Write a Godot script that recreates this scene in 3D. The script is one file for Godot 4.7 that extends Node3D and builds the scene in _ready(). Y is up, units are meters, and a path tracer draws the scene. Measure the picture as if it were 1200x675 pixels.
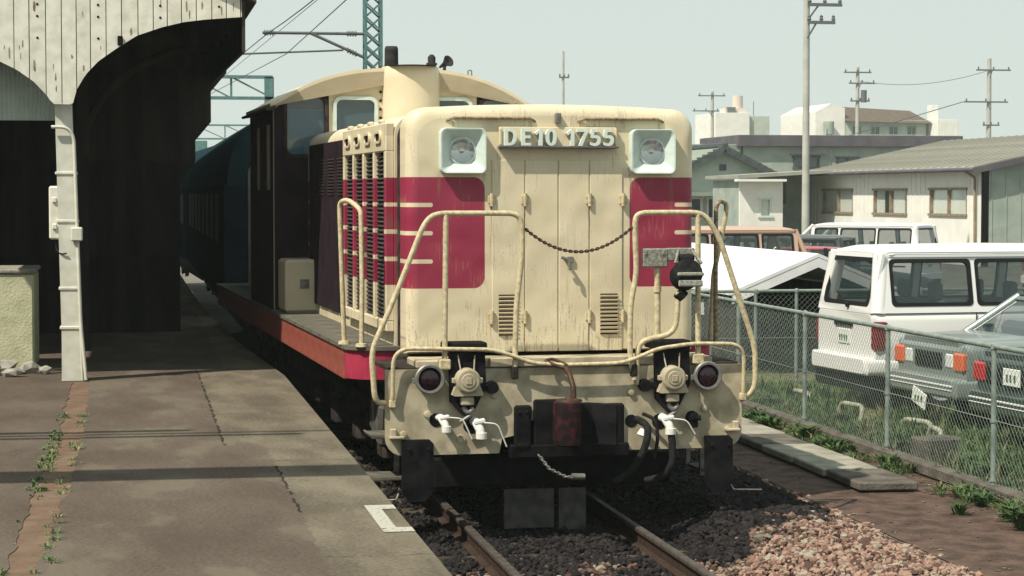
extends Node3D
# A diesel locomotive standing beside a station platform, a parking lot and town behind it.
# x right, y up, track runs along -z; rail top is y = 0, platform top y = 0.75.

const LOCO_AT := Vector3(3.22, 0, -16.0)
const LOCO_TURN := 0.0436332

class MB:
	var v := PackedVector3Array()
	var n := PackedVector3Array()
	var uvf = null
	func tri(a: Vector3, b: Vector3, c: Vector3, na: Vector3, nb: Vector3, nc: Vector3) -> void:
		if (b - a).cross(c - a).dot(na + nb + nc) > 0.0:
			v.append(a); v.append(c); v.append(b)
			n.append(na); n.append(nc); n.append(nb)
		else:
			v.append(a); v.append(b); v.append(c)
			n.append(na); n.append(nb); n.append(nc)
	func quad(a: Vector3, b: Vector3, c: Vector3, d: Vector3, out: Vector3) -> void:
		var k := (b - a).cross(d - a)
		if k.length() < 1e-12:
			k = (c - b).cross(d - b)
		k = k.normalized()
		if k.dot(out) < 0.0:
			k = -k
		tri(a, b, c, k, k, k)
		tri(a, c, d, k, k, k)
	func box(c: Vector3, s: Vector3, bev := 0.0, basis := Basis.IDENTITY) -> void:
		var h := s * 0.5
		var b := minf(bev, minf(h.x, minf(h.y, h.z)) * 0.9)
		var ax := [Vector3(1, 0, 0), Vector3(0, 1, 0), Vector3(0, 0, 1)]
		for i in 3:
			var j := (i + 1) % 3
			var k := (i + 2) % 3
			for sg in [-1.0, 1.0]:
				var q := []
				for st in [[-1.0, -1.0], [1.0, -1.0], [1.0, 1.0], [-1.0, 1.0]]:
					var p := Vector3.ZERO
					p[i] = sg * h[i]; p[j] = st[0] * (h[j] - b); p[k] = st[1] * (h[k] - b)
					q.append(c + basis * p)
				quad(q[0], q[1], q[2], q[3], basis * (ax[i] * sg))
		if b <= 0.0:
			return
		for i in 3:
			var j := (i + 1) % 3
			var k := (i + 2) % 3
			for sj in [-1.0, 1.0]:
				for sk in [-1.0, 1.0]:
					var q := []
					for e in [[-1.0, 0], [1.0, 0], [1.0, 1], [-1.0, 1]]:
						var p := Vector3.ZERO
						p[i] = e[0] * (h[i] - b)
						p[j] = sj * (h[j] - (b if e[1] == 1 else 0.0))
						p[k] = sk * (h[k] - (0.0 if e[1] == 1 else b))
						q.append(c + basis * p)
					quad(q[0], q[1], q[2], q[3], basis * (ax[j] * sj + ax[k] * sk))
		for sx in [-1.0, 1.0]:
			for sy in [-1.0, 1.0]:
				for sz in [-1.0, 1.0]:
					var s3 := Vector3(sx, sy, sz)
					var p0 := c + basis * (s3 * Vector3(h.x, h.y - b, h.z - b))
					var p1 := c + basis * (s3 * Vector3(h.x - b, h.y, h.z - b))
					var p2 := c + basis * (s3 * Vector3(h.x - b, h.y - b, h.z))
					var nn := (basis * s3).normalized()
					tri(p0, p1, p2, nn, nn, nn)
	func bar(a: Vector3, b: Vector3, w: float, t: float, up := Vector3.UP, bev := 0.0) -> void:
		var d := b - a
		var z := d.normalized()
		var x := up.cross(z)
		if x.length() < 1e-4:
			x = Vector3.RIGHT.cross(z)
		x = x.normalized()
		var y := z.cross(x)
		box((a + b) * 0.5, Vector3(w, t, d.length()), bev, Basis(x, y, z))
	func tube(pts: Array, r: float, sides := 8, caps := true, r2 := -1.0) -> void:
		if r2 < 0.0:
			r2 = r
		var m := pts.size()
		var rings := []
		var dirs := []
		var x := Vector3.ZERO
		for i in m:
			var d: Vector3 = (pts[mini(i + 1, m - 1)] - pts[maxi(i - 1, 0)])
			d = d.normalized()
			if i == 0:
				x = d.cross(Vector3.UP)
				if x.length() < 0.05:
					x = d.cross(Vector3.RIGHT)
			else:
				x = x - d * x.dot(d)
			x = x.normalized()
			var y := d.cross(x)
			var rr := lerpf(r, r2, float(i) / float(m - 1))
			var ring := []
			for k in sides:
				var a := TAU * k / sides
				var o := x * cos(a) + y * sin(a)
				ring.append([pts[i] + o * rr, o])
			rings.append(ring)
			dirs.append(d)
		for i in m - 1:
			for k in sides:
				var k2 := (k + 1) % sides
				var A: Array = rings[i][k]; var B: Array = rings[i][k2]; var Cc: Array = rings[i + 1][k2]; var D: Array = rings[i + 1][k]
				tri(A[0], B[0], Cc[0], A[1], B[1], Cc[1])
				tri(A[0], Cc[0], D[0], A[1], Cc[1], D[1])
		if caps:
			for e in [0, m - 1]:
				var nn: Vector3 = -dirs[0] if e == 0 else dirs[m - 1]
				for k in sides:
					tri(pts[e], rings[e][k][0], rings[e][(k + 1) % sides][0], nn, nn, nn)
	func lathe(prof: Array, xf: Transform3D, sides := 24) -> void:
		# prof: Vector2(radius, height along y)
		for i in prof.size() - 1:
			var a: Vector2 = prof[i]
			var b: Vector2 = prof[i + 1]
			var t := (b - a)
			var nr := Vector2(t.y, -t.x).normalized()
			for k in sides:
				var a0 := TAU * k / sides
				var a1 := TAU * (k + 1) / sides
				var c0 := Vector3(cos(a0), 0, sin(a0)); var c1 := Vector3(cos(a1), 0, sin(a1))
				var n0 := (xf.basis * (c0 * nr.x + Vector3.UP * nr.y)).normalized()
				var n1 := (xf.basis * (c1 * nr.x + Vector3.UP * nr.y)).normalized()
				var p0 := xf * (c0 * a.x + Vector3.UP * a.y); var p1 := xf * (c1 * a.x + Vector3.UP * a.y)
				var p2 := xf * (c1 * b.x + Vector3.UP * b.y); var p3 := xf * (c0 * b.x + Vector3.UP * b.y)
				if a.x > 1e-6:
					tri(p0, p1, p2, n0, n1, n1)
				if b.x > 1e-6:
					tri(p0, p2, p3, n0, n1, n0)
	func prism(poly: PackedVector2Array, z0: float, z1: float, xf := Transform3D.IDENTITY) -> void:
		var idx := Geometry2D.triangulate_polygon(poly)
		var nz := xf.basis * Vector3(0, 0, 1)
		for e in [[z0, -nz if z0 < z1 else nz], [z1, nz if z0 < z1 else -nz]]:
			for i in range(0, idx.size(), 3):
				var q := []
				for k in 3:
					var p := poly[idx[i + k]]
					q.append(xf * Vector3(p.x, p.y, e[0]))
				tri(q[0], q[1], q[2], e[1], e[1], e[1])
		var area := 0.0
		for i in poly.size():
			area += poly[i].cross(poly[(i + 1) % poly.size()])
		for i in poly.size():
			var a := poly[i]
			var b := poly[(i + 1) % poly.size()]
			var o := Vector3(b.y - a.y, a.x - b.x, 0) * signf(area)
			quad(xf * Vector3(a.x, a.y, z0), xf * Vector3(b.x, b.y, z0), xf * Vector3(b.x, b.y, z1), xf * Vector3(a.x, a.y, z1), xf.basis * o)
	func loft(rings: Array, cap0 := true, cap1 := true) -> void:
		# rings: arrays of Vector3 of one length, closed; smooth across small angles
		var m := rings.size()
		var k: int = rings[0].size()
		var cs := []
		for r in rings:
			var c := Vector3.ZERO
			for p in r:
				c += p
			cs.append(c / k)
		var fn := []
		for i in m - 1:
			var row := []
			for j in k:
				var a: Vector3 = rings[i][j]; var b: Vector3 = rings[i][(j + 1) % k]; var c: Vector3 = rings[i + 1][(j + 1) % k]; var d: Vector3 = rings[i + 1][j]
				var nn := (c - a).cross(d - b)
				nn = nn.normalized() if nn.length() > 1e-12 else Vector3.ZERO
				if nn.dot((a + b + c + d) * 0.25 - (cs[i] + cs[i + 1]) * 0.5) < 0.0:
					nn = -nn
				row.append(nn)
			fn.append(row)
		for i in m - 1:
			for j in k:
				var j2 := (j + 1) % k
				var f: Vector3 = fn[i][j]
				var ns := []
				for e in [[i, j], [i, j2], [i + 1, j2], [i + 1, j]]:
					var s := Vector3.ZERO
					for di in [-1, 0]:
						for dj in [-1, 0]:
							var ii: int = e[0] + di
							var jj: int = posmod(e[1] + dj, k)
							if ii >= 0 and ii < m - 1 and fn[ii][jj].dot(f) > 0.72:
								s += fn[ii][jj]
					ns.append(s.normalized() if s.length() > 1e-6 else f)
				tri(rings[i][j], rings[i][j2], rings[i + 1][j2], ns[0], ns[1], ns[2])
				tri(rings[i][j], rings[i + 1][j2], rings[i + 1][j], ns[0], ns[2], ns[3])
		for e in [[0, cap0, 1], [m - 1, cap1, m - 2]]:
			if e[1]:
				var out: Vector3 = (cs[e[0]] - cs[e[2]]).normalized()
				var r: Array = rings[e[0]]
				for j in k:
					var nn: Vector3 = (r[j] - cs[e[0]]).cross(r[(j + 1) % k] - cs[e[0]])
					nn = nn.normalized() if nn.length() > 1e-12 else out
					if nn.dot(out) < 0.0:
						nn = -nn
					tri(cs[e[0]], r[j], r[(j + 1) % k], nn, nn, nn)
	func wall(xf: Transform3D, xs: Array, y0: float, top: Callable, holes: Array, thick: float) -> void:
		# wall in the local xy plane, facing +z, with rectangular holes; top(x) is its upper edge
		var cuts := xs.duplicate()
		for h in holes:
			cuts.append(h.position.x); cuts.append(h.end.x)
		cuts.sort()
		var nz := xf.basis * Vector3(0, 0, 1)
		for i in cuts.size() - 1:
			var a: float = cuts[i]
			var b: float = cuts[i + 1]
			if b - a < 1e-4:
				continue
			var mid := (a + b) * 0.5
			var spans := []
			for h in holes:
				if mid > h.position.x and mid < h.end.x:
					spans.append([h.position.y, h.end.y])
			spans.sort()
			var lo := y0
			for s in spans:
				_cell(xf, a, b, lo, lo, s[0], s[0], thick, nz)
				lo = s[1]
			_cell(xf, a, b, lo, lo, top.call(a), top.call(b), thick, nz)
			quad(xf * Vector3(a, top.call(a), 0), xf * Vector3(b, top.call(b), 0), xf * Vector3(b, top.call(b), -thick), xf * Vector3(a, top.call(a), -thick), xf.basis * Vector3.UP)
		for h in holes:
			var p: Vector2 = h.position
			var e: Vector2 = h.end
			var r := [Vector2(p.x, p.y), Vector2(e.x, p.y), Vector2(e.x, e.y), Vector2(p.x, e.y)]
			var cc := (p + e) * 0.5
			for k in 4:
				var a: Vector2 = r[k]
				var b: Vector2 = r[(k + 1) % 4]
				var o: Vector2 = cc - (a + b) * 0.5
				quad(xf * Vector3(a.x, a.y, 0), xf * Vector3(b.x, b.y, 0), xf * Vector3(b.x, b.y, -thick), xf * Vector3(a.x, a.y, -thick), xf.basis * Vector3(o.x, o.y, 0))
		for x in [xs[0], xs[-1]]:
			quad(xf * Vector3(x, y0, 0), xf * Vector3(x, top.call(x), 0), xf * Vector3(x, top.call(x), -thick), xf * Vector3(x, y0, -thick), xf.basis * Vector3(-1 if x == xs[0] else 1, 0, 0))
	func _cell(xf: Transform3D, a: float, b: float, l0: float, l1: float, h0: float, h1: float, thick: float, nz: Vector3) -> void:
		if h0 - l0 < 1e-4 and h1 - l1 < 1e-4:
			return
		quad(xf * Vector3(a, l0, 0), xf * Vector3(b, l1, 0), xf * Vector3(b, h1, 0), xf * Vector3(a, h0, 0), nz)
		quad(xf * Vector3(a, l0, -thick), xf * Vector3(b, l1, -thick), xf * Vector3(b, h1, -thick), xf * Vector3(a, h0, -thick), -nz)
	func ring(outer: Array, inner: Array, z0: float, z1: float, xf: Transform3D) -> void:
		var k := outer.size()
		var nz := xf.basis * Vector3(0, 0, 1)
		for i in k:
			var a: Vector2 = outer[i]; var b: Vector2 = outer[(i + 1) % k]; var c: Vector2 = inner[(i + 1) % k]; var d: Vector2 = inner[i]
			quad(xf * Vector3(a.x, a.y, z1), xf * Vector3(b.x, b.y, z1), xf * Vector3(c.x, c.y, z1), xf * Vector3(d.x, d.y, z1), nz)
			quad(xf * Vector3(a.x, a.y, z0), xf * Vector3(b.x, b.y, z0), xf * Vector3(b.x, b.y, z1), xf * Vector3(a.x, a.y, z1), xf.basis * Vector3(a.x - d.x, a.y - d.y, 0))
			quad(xf * Vector3(d.x, d.y, z0), xf * Vector3(c.x, c.y, z0), xf * Vector3(c.x, c.y, z1), xf * Vector3(d.x, d.y, z1), xf.basis * Vector3(d.x - a.x, d.y - a.y, 0))
	func mesh() -> ArrayMesh:
		var am := ArrayMesh.new()
		var arr := []
		arr.resize(Mesh.ARRAY_MAX)
		arr[Mesh.ARRAY_VERTEX] = v
		arr[Mesh.ARRAY_NORMAL] = n
		if uvf != null:
			var t := PackedVector2Array()
			t.resize(v.size())
			for i in v.size():
				t[i] = uvf.call(v[i], n[i])
			arr[Mesh.ARRAY_TEX_UV] = t
		am.add_surface_from_arrays(Mesh.PRIMITIVE_TRIANGLES, arr)
		return am

var M := {}
var names := {}
var rng := RandomNumberGenerator.new()
var bumps := {}

# ---------------------------------------------------------------- helpers
func numbered(called: String) -> String:
	var k: int = names.get(called, 0)
	names[called] = k + 1
	return called if k == 0 else "%s_%03d" % [called, k]

func thing(called: String, label: String, category: String, at := Vector3.ZERO, turn := 0.0, group := "") -> Node3D:
	var o := Node3D.new()
	o.name = numbered(called)
	add_child(o)
	o.position = at
	o.rotation.y = turn
	o.set_meta("label", label)
	o.set_meta("category", category)
	if group != "":
		o.set_meta("group", group)
	return o

func part(called: String, mb: MB, m: Material, parent: Node, label := "") -> MeshInstance3D:
	return place(called, mb.mesh(), m, parent, Transform3D.IDENTITY, label)

func place(called: String, mesh: Mesh, m: Material, parent: Node, xf := Transform3D.IDENTITY, label := "") -> MeshInstance3D:
	var o := MeshInstance3D.new()
	o.mesh = mesh
	o.material_override = m
	o.name = called
	o.transform = xf
	parent.add_child(o, true)
	if label != "":
		o.set_meta("label", label)
	return o

func structure(called: String, mb: MB, m: Material, label := "") -> MeshInstance3D:
	var o := part(numbered(called), mb, m, self, label)
	o.set_meta("kind", "structure")
	return o

func copy_of(src: Node3D, at: Vector3, label := "", turn := 0.0) -> Node3D:
	var base := String(src.name).get_slice("_0", 0)
	var c: Node3D = src.duplicate()
	c.name = numbered(base)
	add_child(c)
	c.position = at
	c.rotation.y = src.rotation.y + turn
	if label != "":
		c.set_meta("label", label)
	return c

func lc(r: float, g: float, b: float) -> Color:
	return Color(r, g, b).linear_to_srgb()

func bend(pts: Array, rad := 0.06, seg := 4) -> Array:
	var out := [pts[0]]
	for i in range(1, pts.size() - 1):
		var p: Vector3 = pts[i]
		var da: Vector3 = pts[i - 1] - p
		var db: Vector3 = pts[i + 1] - p
		var a := p + da.normalized() * minf(rad, da.length() * 0.45)
		var b := p + db.normalized() * minf(rad, db.length() * 0.45)
		for k in seg + 1:
			var t := float(k) / seg
			out.append(a.lerp(p, t).lerp(p.lerp(b, t), t))
	out.append(pts[-1])
	return out

func flat(pts: Array, z: float) -> Array:
	var o := []
	for p in pts:
		o.append(Vector3(p[0], p[1], z))
	return o

func rrect(w: float, h: float, r: float, seg := 5, c := Vector2.ZERO) -> Array:
	var o := []
	for q in [[1, 1, 0.0], [-1, 1, PI / 2], [-1, -1, PI], [1, -1, PI * 1.5]]:
		for k in seg + 1:
			var a: float = q[2] + PI / 2 * k / seg
			o.append(c + Vector2(q[0] * (w / 2 - r) + cos(a) * r, q[1] * (h / 2 - r) + sin(a) * r))
	return o

func at_z(r: Array, z: float) -> Array:
	var o := []
	for p in r:
		o.append(Vector3(p.x, p.y, z))
	return o

func noise_bytes(w: int, h: int, freq: float, octaves: int, sd: int, cell := false) -> PackedByteArray:
	var f := FastNoiseLite.new()
	f.seed = sd
	f.frequency = freq
	f.noise_type = FastNoiseLite.TYPE_CELLULAR if cell else FastNoiseLite.TYPE_SIMPLEX_SMOOTH
	f.fractal_octaves = octaves
	var im := f.get_seamless_image(w, h)
	im.convert(Image.FORMAT_L8)
	return im.get_data()

func bump_tex(key: String, freq: float, octaves: int, strength: float, sy := 1, cell := false) -> Texture2D:
	if not bumps.has(key):
		var f := FastNoiseLite.new()
		f.seed = hash(key) % 1000
		f.frequency = freq
		f.fractal_octaves = octaves
		if cell:
			f.noise_type = FastNoiseLite.TYPE_CELLULAR
		var im := f.get_seamless_image(512, 512 / sy)
		im.convert(Image.FORMAT_L8)
		if sy > 1:
			im.resize(512, 512, Image.INTERPOLATE_CUBIC)
		im.convert(Image.FORMAT_RGBA8)
		im.bump_map_to_normal_map(strength)
		bumps[key] = ImageTexture.create_from_image(im)
	return bumps[key]

# a material that wanders between two base colours (linear), with a coarse and a fine noise
func mat(key: String, a: Color, b: Color, rough: float, tile := 1.0, o := {}) -> StandardMaterial3D:
	var m := StandardMaterial3D.new()
	m.resource_name = key
	m.roughness = rough
	m.metallic = o.get("metal", 0.0)
	m.metallic_specular = o.get("spec", 0.5 if rough < 0.5 else 0.28)
	if a == b:
		m.albedo_color = a.linear_to_srgb()
	else:
		var sz: int = o.get("size", 256)
		var sy: int = o.get("sy", 1)
		var f1: float = o.get("f1", 0.012)
		var sd: int = hash(key) % 5000
		var n1 := noise_bytes(sz, sz / sy, f1, 5, sd)
		var n2 := noise_bytes(sz, sz / sy, o.get("f2", 0.15), 2, sd + 7)
		var sharp: float = o.get("sharp", 1.4)
		var fine: float = o.get("fine", 0.35)
		var im := Image.create(sz, sz / sy, false, Image.FORMAT_RGB8)
		for y in sz / sy:
			for x in sz:
				var t: float = (n1[y * sz + x] / 255.0 - 0.5) * sharp + (n2[y * sz + x] / 255.0 - 0.5) * fine + o.get("bias", 0.5)
				im.set_pixel(x, y, a.lerp(b, clampf(t, 0.0, 1.0)).linear_to_srgb())
		if sy > 1:
			im.resize(sz, sz, Image.INTERPOLATE_CUBIC)
		m.albedo_texture = ImageTexture.create_from_image(im)
		m.uv1_triplanar = true
		m.uv1_world_triplanar = o.get("world", true)
		m.uv1_scale = Vector3.ONE / tile
	if o.has("bump"):
		m.normal_enabled = true
		m.normal_texture = bump_tex(o.bump, o.get("bf", 0.05), o.get("bo", 4), 6.0, o.get("bsy", 1))
		m.normal_scale = o.get("bs", 0.5)
		m.uv1_triplanar = true
		m.uv1_world_triplanar = o.get("world", true)
		m.uv1_scale = Vector3.ONE / tile
	return m

func plain(key: String, c: Color, rough: float, metal := 0.0) -> StandardMaterial3D:
	return mat(key, c, c, rough, 1.0, {"metal": metal})

func glass(key: String, c: Color, alpha: float) -> StandardMaterial3D:
	var m := StandardMaterial3D.new()
	m.resource_name = key
	m.albedo_color = Color(c.r, c.g, c.b, alpha)
	m.transparency = BaseMaterial3D.TRANSPARENCY_ALPHA
	m.roughness = 0.04
	return m

# ---------------------------------------------------------------- start
func _ready() -> void:
	rng.seed = 1755
	var cam := Camera3D.new()
	cam.name = "camera"
	add_child(cam)
	cam.position = Vector3(0, 2.5, 0)
	cam.rotation_degrees = Vector3(-2.4685, -9.928, 0)
	cam.fov = 15.1376
	cam.near = 0.1
	cam.far = 2500.0
	cam.current = true
	var env := Environment.new()
	var sky := Sky.new()
	var sm := ProceduralSkyMaterial.new()
	sm.sky_top_color = lc(0.56, 0.645, 0.635)
	sm.sky_horizon_color = lc(0.63, 0.695, 0.645)
	sm.sky_curve = 0.12
	sm.ground_bottom_color = lc(0.16, 0.15, 0.13)
	sm.ground_horizon_color = lc(0.63, 0.695, 0.645)
	sm.ground_curve = 0.03
	sm.sun_angle_max = 0.0
	sm.energy_multiplier = 1.0
	sky.sky_material = sm
	env.background_mode = Environment.BG_SKY
	env.sky = sky
	env.background_energy_multiplier = 1.0
	env.tonemap_mode = Environment.TONE_MAPPER_LINEAR
	env.tonemap_exposure = 1.12
	env.sdfgi_enabled = true
	env.ssao_enabled = true
	env.ssil_enabled = true
	env.fog_enabled = true
	env.fog_density = 0.00055
	env.fog_light_color = lc(0.62, 0.70, 0.66)
	var we := WorldEnvironment.new()
	we.name = "world_environment"
	we.environment = env
	add_child(we)
	var sun := DirectionalLight3D.new()
	sun.name = "sun"
	add_child(sun)
	sun.look_at_from_position(Vector3.ZERO, Vector3(0.65, -1.0, -0.42), Vector3.UP)
	sun.light_energy = 1.6
	sun.light_color = Color(1.0, 0.965, 0.90)
	sun.light_angular_distance = 0.6
	sun.shadow_enabled = true
	make_materials()
	make_ground()
	make_platform()
	make_track()
	make_canopy()
	make_station()
	make_town()
	make_locomotive()
	make_coaches()
	make_overhead()
	make_fences()
	make_parking()
	make_plants()

func make_materials() -> void:
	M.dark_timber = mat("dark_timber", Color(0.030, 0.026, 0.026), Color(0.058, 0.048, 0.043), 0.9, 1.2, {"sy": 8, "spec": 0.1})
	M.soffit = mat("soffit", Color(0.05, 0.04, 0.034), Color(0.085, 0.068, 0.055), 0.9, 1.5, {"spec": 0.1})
	M.white_wood = mat("white_wood", Color(0.62, 0.61, 0.52), Color(0.74, 0.73, 0.64), 0.75, 0.8, {"f1": 0.02, "sharp": 1.6})
	M.white_wood_b = mat("white_wood_b", Color(0.56, 0.55, 0.46), Color(0.72, 0.70, 0.61), 0.75, 0.9, {"f1": 0.02, "sharp": 1.6})
	M.bare_wood = mat("bare_wood", Color(0.16, 0.12, 0.08), Color(0.30, 0.25, 0.17), 0.9, 0.3)
	M.post = mat("post_paint", Color(0.55, 0.55, 0.46), Color(0.68, 0.68, 0.60), 0.55, 0.6)
	M.corrugated = mat("corrugated", Color(0.40, 0.46, 0.41), Color(0.50, 0.56, 0.51), 0.5, 1.0)
	M.cream_concrete = mat("cream_concrete", Color(0.46, 0.47, 0.30), Color(0.60, 0.60, 0.42), 0.9, 0.9, {"bump": "conc", "bs": 0.3})
	M.rubble = mat("rubble", Color(0.20, 0.19, 0.16), Color(0.40, 0.38, 0.33), 0.95, 0.4, {"bump": "conc", "bs": 0.8})
	M.concrete = mat("concrete", Color(0.22, 0.21, 0.17), Color(0.36, 0.34, 0.28), 0.95, 1.3, {"bump": "conc", "bs": 0.4})
	M.dirty_concrete = mat("dirty_concrete", Color(0.07, 0.063, 0.055), Color(0.15, 0.135, 0.115), 0.95, 1.3, {"bump": "conc", "bs": 0.5})
	M.earth = mat("earth", Color(0.125, 0.08, 0.054), Color(0.18, 0.125, 0.09), 0.98, 1.7, {"bump": "conc", "bs": 0.25, "f1": 0.02})
	M.red_earth = mat("red_earth", Color(0.055, 0.038, 0.031), Color(0.13, 0.085, 0.066), 0.98, 1.6, {"bump": "conc", "bs": 0.8, "f1": 0.02})
	M.lot = mat("lot", Color(0.10, 0.095, 0.08), Color(0.19, 0.18, 0.15), 0.95, 4.0, {"bump": "conc", "bs": 0.5})
	M.verge = mat("verge", Color(0.07, 0.085, 0.03), Color(0.19, 0.17, 0.10), 0.98, 1.1, {"bump": "conc", "bs": 0.9, "f1": 0.025, "sharp": 2.2})
	M.stone_bed = mat("stone_bed", Color(0.025, 0.02, 0.018), Color(0.07, 0.046, 0.036), 0.98, 0.4, {"bump": "conc", "bs": 1.0, "f1": 0.04})
	M.stone = StandardMaterial3D.new()
	M.stone.resource_name = "ballast_stone"
	M.stone.vertex_color_use_as_albedo = true
	M.stone.roughness = 0.95
	M.stone.metallic_specular = 0.2
	M.rail = mat("rail_steel", Color(0.03, 0.02, 0.015), Color(0.065, 0.042, 0.032), 0.85, 0.5, {"metal": 0.2})
	M.rail_head = mat("rail_head", Color(0.06, 0.05, 0.043), Color(0.14, 0.12, 0.105), 0.55, 0.5, {"metal": 0.4})
	M.sleeper = mat("sleeper", Color(0.045, 0.035, 0.028), Color(0.11, 0.085, 0.065), 0.95, 0.7)
	# locomotive
	M.cream = mat("cream_paint", Color(0.62, 0.53, 0.365), Color(0.70, 0.61, 0.435), 0.42, 1.1, {"sharp": 1.0, "fine": 0.15})
	M.cream_rail = mat("cream_rail", Color(0.40, 0.33, 0.20), Color(0.62, 0.54, 0.36), 0.5, 0.35, {"f1": 0.03, "sharp": 2.0})
	M.beam = mat("beam_paint", Color(0.31, 0.27, 0.185), Color(0.49, 0.43, 0.31), 0.6, 0.9, {"sharp": 1.8, "f1": 0.014})
	M.red = mat("red_paint", Color(0.27, 0.016, 0.040), Color(0.35, 0.026, 0.06), 0.4, 1.2)
	M.sill_red = mat("sill_red", Color(0.30, 0.022, 0.055), Color(0.38, 0.04, 0.075), 0.5, 0.7)
	M.sill_faded = mat("sill_faded", Color(0.22, 0.055, 0.042), Color(0.31, 0.09, 0.065), 0.6, 0.5)
	M.black = mat("black_iron", Color(0.006, 0.006, 0.008), Color(0.018, 0.017, 0.019), 0.6, 0.5, {"spec": 0.08})
	M.grime = mat("grime", Color(0.022, 0.019, 0.018), Color(0.065, 0.055, 0.047), 0.85, 0.6, {"spec": 0.08})
	M.soot = mat("soot", Color(0.02, 0.02, 0.022), Color(0.05, 0.048, 0.05), 0.9, 0.4)
	M.slat = mat("slat_paint", Color(0.03, 0.026, 0.03), Color(0.085, 0.07, 0.06), 0.6, 0.7)
	M.maroon = mat("dark_maroon", Color(0.018, 0.012, 0.016), Color(0.035, 0.022, 0.028), 0.7, 1.0, {"spec": 0.1})  # shade painted dark into cab sides, cab doors and rear hood doors
	M.deck = mat("deck", Color(0.085, 0.08, 0.065), Color(0.16, 0.15, 0.12), 0.8, 0.6)
	M.pale_green = mat("pale_green_paint", Color(0.50, 0.60, 0.55), Color(0.62, 0.71, 0.66), 0.4, 0.3)
	M.letter = mat("letter_paint", Color(0.58, 0.66, 0.60), Color(0.72, 0.78, 0.72), 0.5, 0.15)
	M.mirror = plain("lamp_reflector", Color(0.42, 0.45, 0.44), 0.10, 1.0)
	M.lamp_glass = glass("lamp_glass", Color(0.9, 0.95, 0.95), 0.12)
	M.lens_red = plain("dark_lens", Color(0.018, 0.006, 0.010), 0.12)
	M.rusty = mat("rusty_cream", Color(0.14, 0.09, 0.055), Color(0.40, 0.32, 0.20), 0.6, 0.3, {"f1": 0.03, "sharp": 2.0})
	M.steel = mat("dull_steel", Color(0.16, 0.155, 0.145), Color(0.30, 0.29, 0.27), 0.5, 0.3, {"metal": 0.5})
	M.chain = mat("chain_iron", Color(0.05, 0.03, 0.022), Color(0.10, 0.06, 0.042), 0.6, 0.1, {"metal": 0.4})
	M.white_iron = mat("white_iron", Color(0.62, 0.63, 0.58), Color(0.80, 0.80, 0.75), 0.5, 0.15)
	M.coupler_red = mat("coupler_red", Color(0.010, 0.008, 0.009), Color(0.065, 0.014, 0.017), 0.6, 0.45, {"sharp": 2.6, "f1": 0.02, "bias": 0.22, "spec": 0.25})
	M.rubber = mat("rubber", Color(0.012, 0.012, 0.013), Color(0.03, 0.03, 0.03), 0.7, 0.2, {"spec": 0.08})
	M.grey_plate = mat("grey_plate", Color(0.06, 0.056, 0.052), Color(0.12, 0.11, 0.10), 0.85, 0.5)
	M.box_grey = mat("box_grey", Color(0.14, 0.15, 0.13), Color(0.32, 0.31, 0.26), 0.6, 0.25, {"f1": 0.03, "sharp": 2.0})
	M.cab_glass = glass("cab_glass", Color(0.35, 0.45, 0.5), 0.30)
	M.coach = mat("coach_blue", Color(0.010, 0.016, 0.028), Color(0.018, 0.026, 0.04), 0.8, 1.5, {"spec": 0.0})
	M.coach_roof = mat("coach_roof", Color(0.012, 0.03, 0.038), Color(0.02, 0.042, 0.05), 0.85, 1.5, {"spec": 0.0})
	# overhead
	M.mast = mat("mast_green", Color(0.075, 0.17, 0.165), Color(0.12, 0.23, 0.22), 0.6, 1.0)
	M.wire = plain("wire", Color(0.09, 0.10, 0.10), 0.6)
	M.pole = mat("pole_concrete", Color(0.36, 0.37, 0.33), Color(0.46, 0.46, 0.41), 0.9, 2.0)
	M.iron = plain("pole_iron", Color(0.12, 0.13, 0.13), 0.7)
	M.fence = mat("fence_zinc", Color(0.19, 0.24, 0.215), Color(0.30, 0.35, 0.315), 0.5, 0.5, {"metal": 0.25})
	# town
	M.shed_wall = mat("shed_wall", Color(0.70, 0.69, 0.63), Color(0.79, 0.775, 0.72), 0.8, 4.0)
	M.shed_roof = mat("shed_roof", Color(0.25, 0.25, 0.215), Color(0.36, 0.355, 0.31), 0.8, 5.0)
	M.window_frame = mat("window_frame", Color(0.20, 0.15, 0.10), Color(0.32, 0.26, 0.18), 0.7, 1.0)
	M.curtain = mat("curtain", Color(0.62, 0.66, 0.60), Color(0.78, 0.80, 0.74), 0.9, 1.0, {"f1": 0.05})
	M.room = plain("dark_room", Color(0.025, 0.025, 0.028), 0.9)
	M.pane = glass("window_pane", Color(0.5, 0.58, 0.56), 0.06)
	M.house_wall = mat("house_wall", Color(0.38, 0.43, 0.37), Color(0.46, 0.50, 0.44), 0.85, 3.0)
	M.house_tile = mat("house_tile", Color(0.045, 0.055, 0.058), Color(0.085, 0.10, 0.10), 0.6, 1.2)
	M.house_tile_pale = mat("house_tile_pale", Color(0.20, 0.24, 0.20), Color(0.27, 0.31, 0.26), 0.7, 1.2)
	M.parapet = mat("parapet", Color(0.085, 0.08, 0.095), Color(0.12, 0.11, 0.125), 0.8, 3.0)
	M.flat_wall = mat("flat_wall", Color(0.26, 0.31, 0.27), Color(0.35, 0.39, 0.345), 0.85, 3.0)
	M.far_white = M.shed_wall
	M.far_green = M.house_wall
	M.brown_tile = mat("brown_tile", Color(0.09, 0.068, 0.052), Color(0.14, 0.108, 0.085), 0.8, 2.0)
	M.white_sheet = mat("white_sheet", Color(0.66, 0.66, 0.68), Color(0.78, 0.78, 0.79), 0.6, 2.0)
	M.tank = plain("tank_cream", Color(0.62, 0.55, 0.48), 0.7)
	# vehicles
	M.car_white = coat(Color(0.74, 0.74, 0.72))
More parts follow.
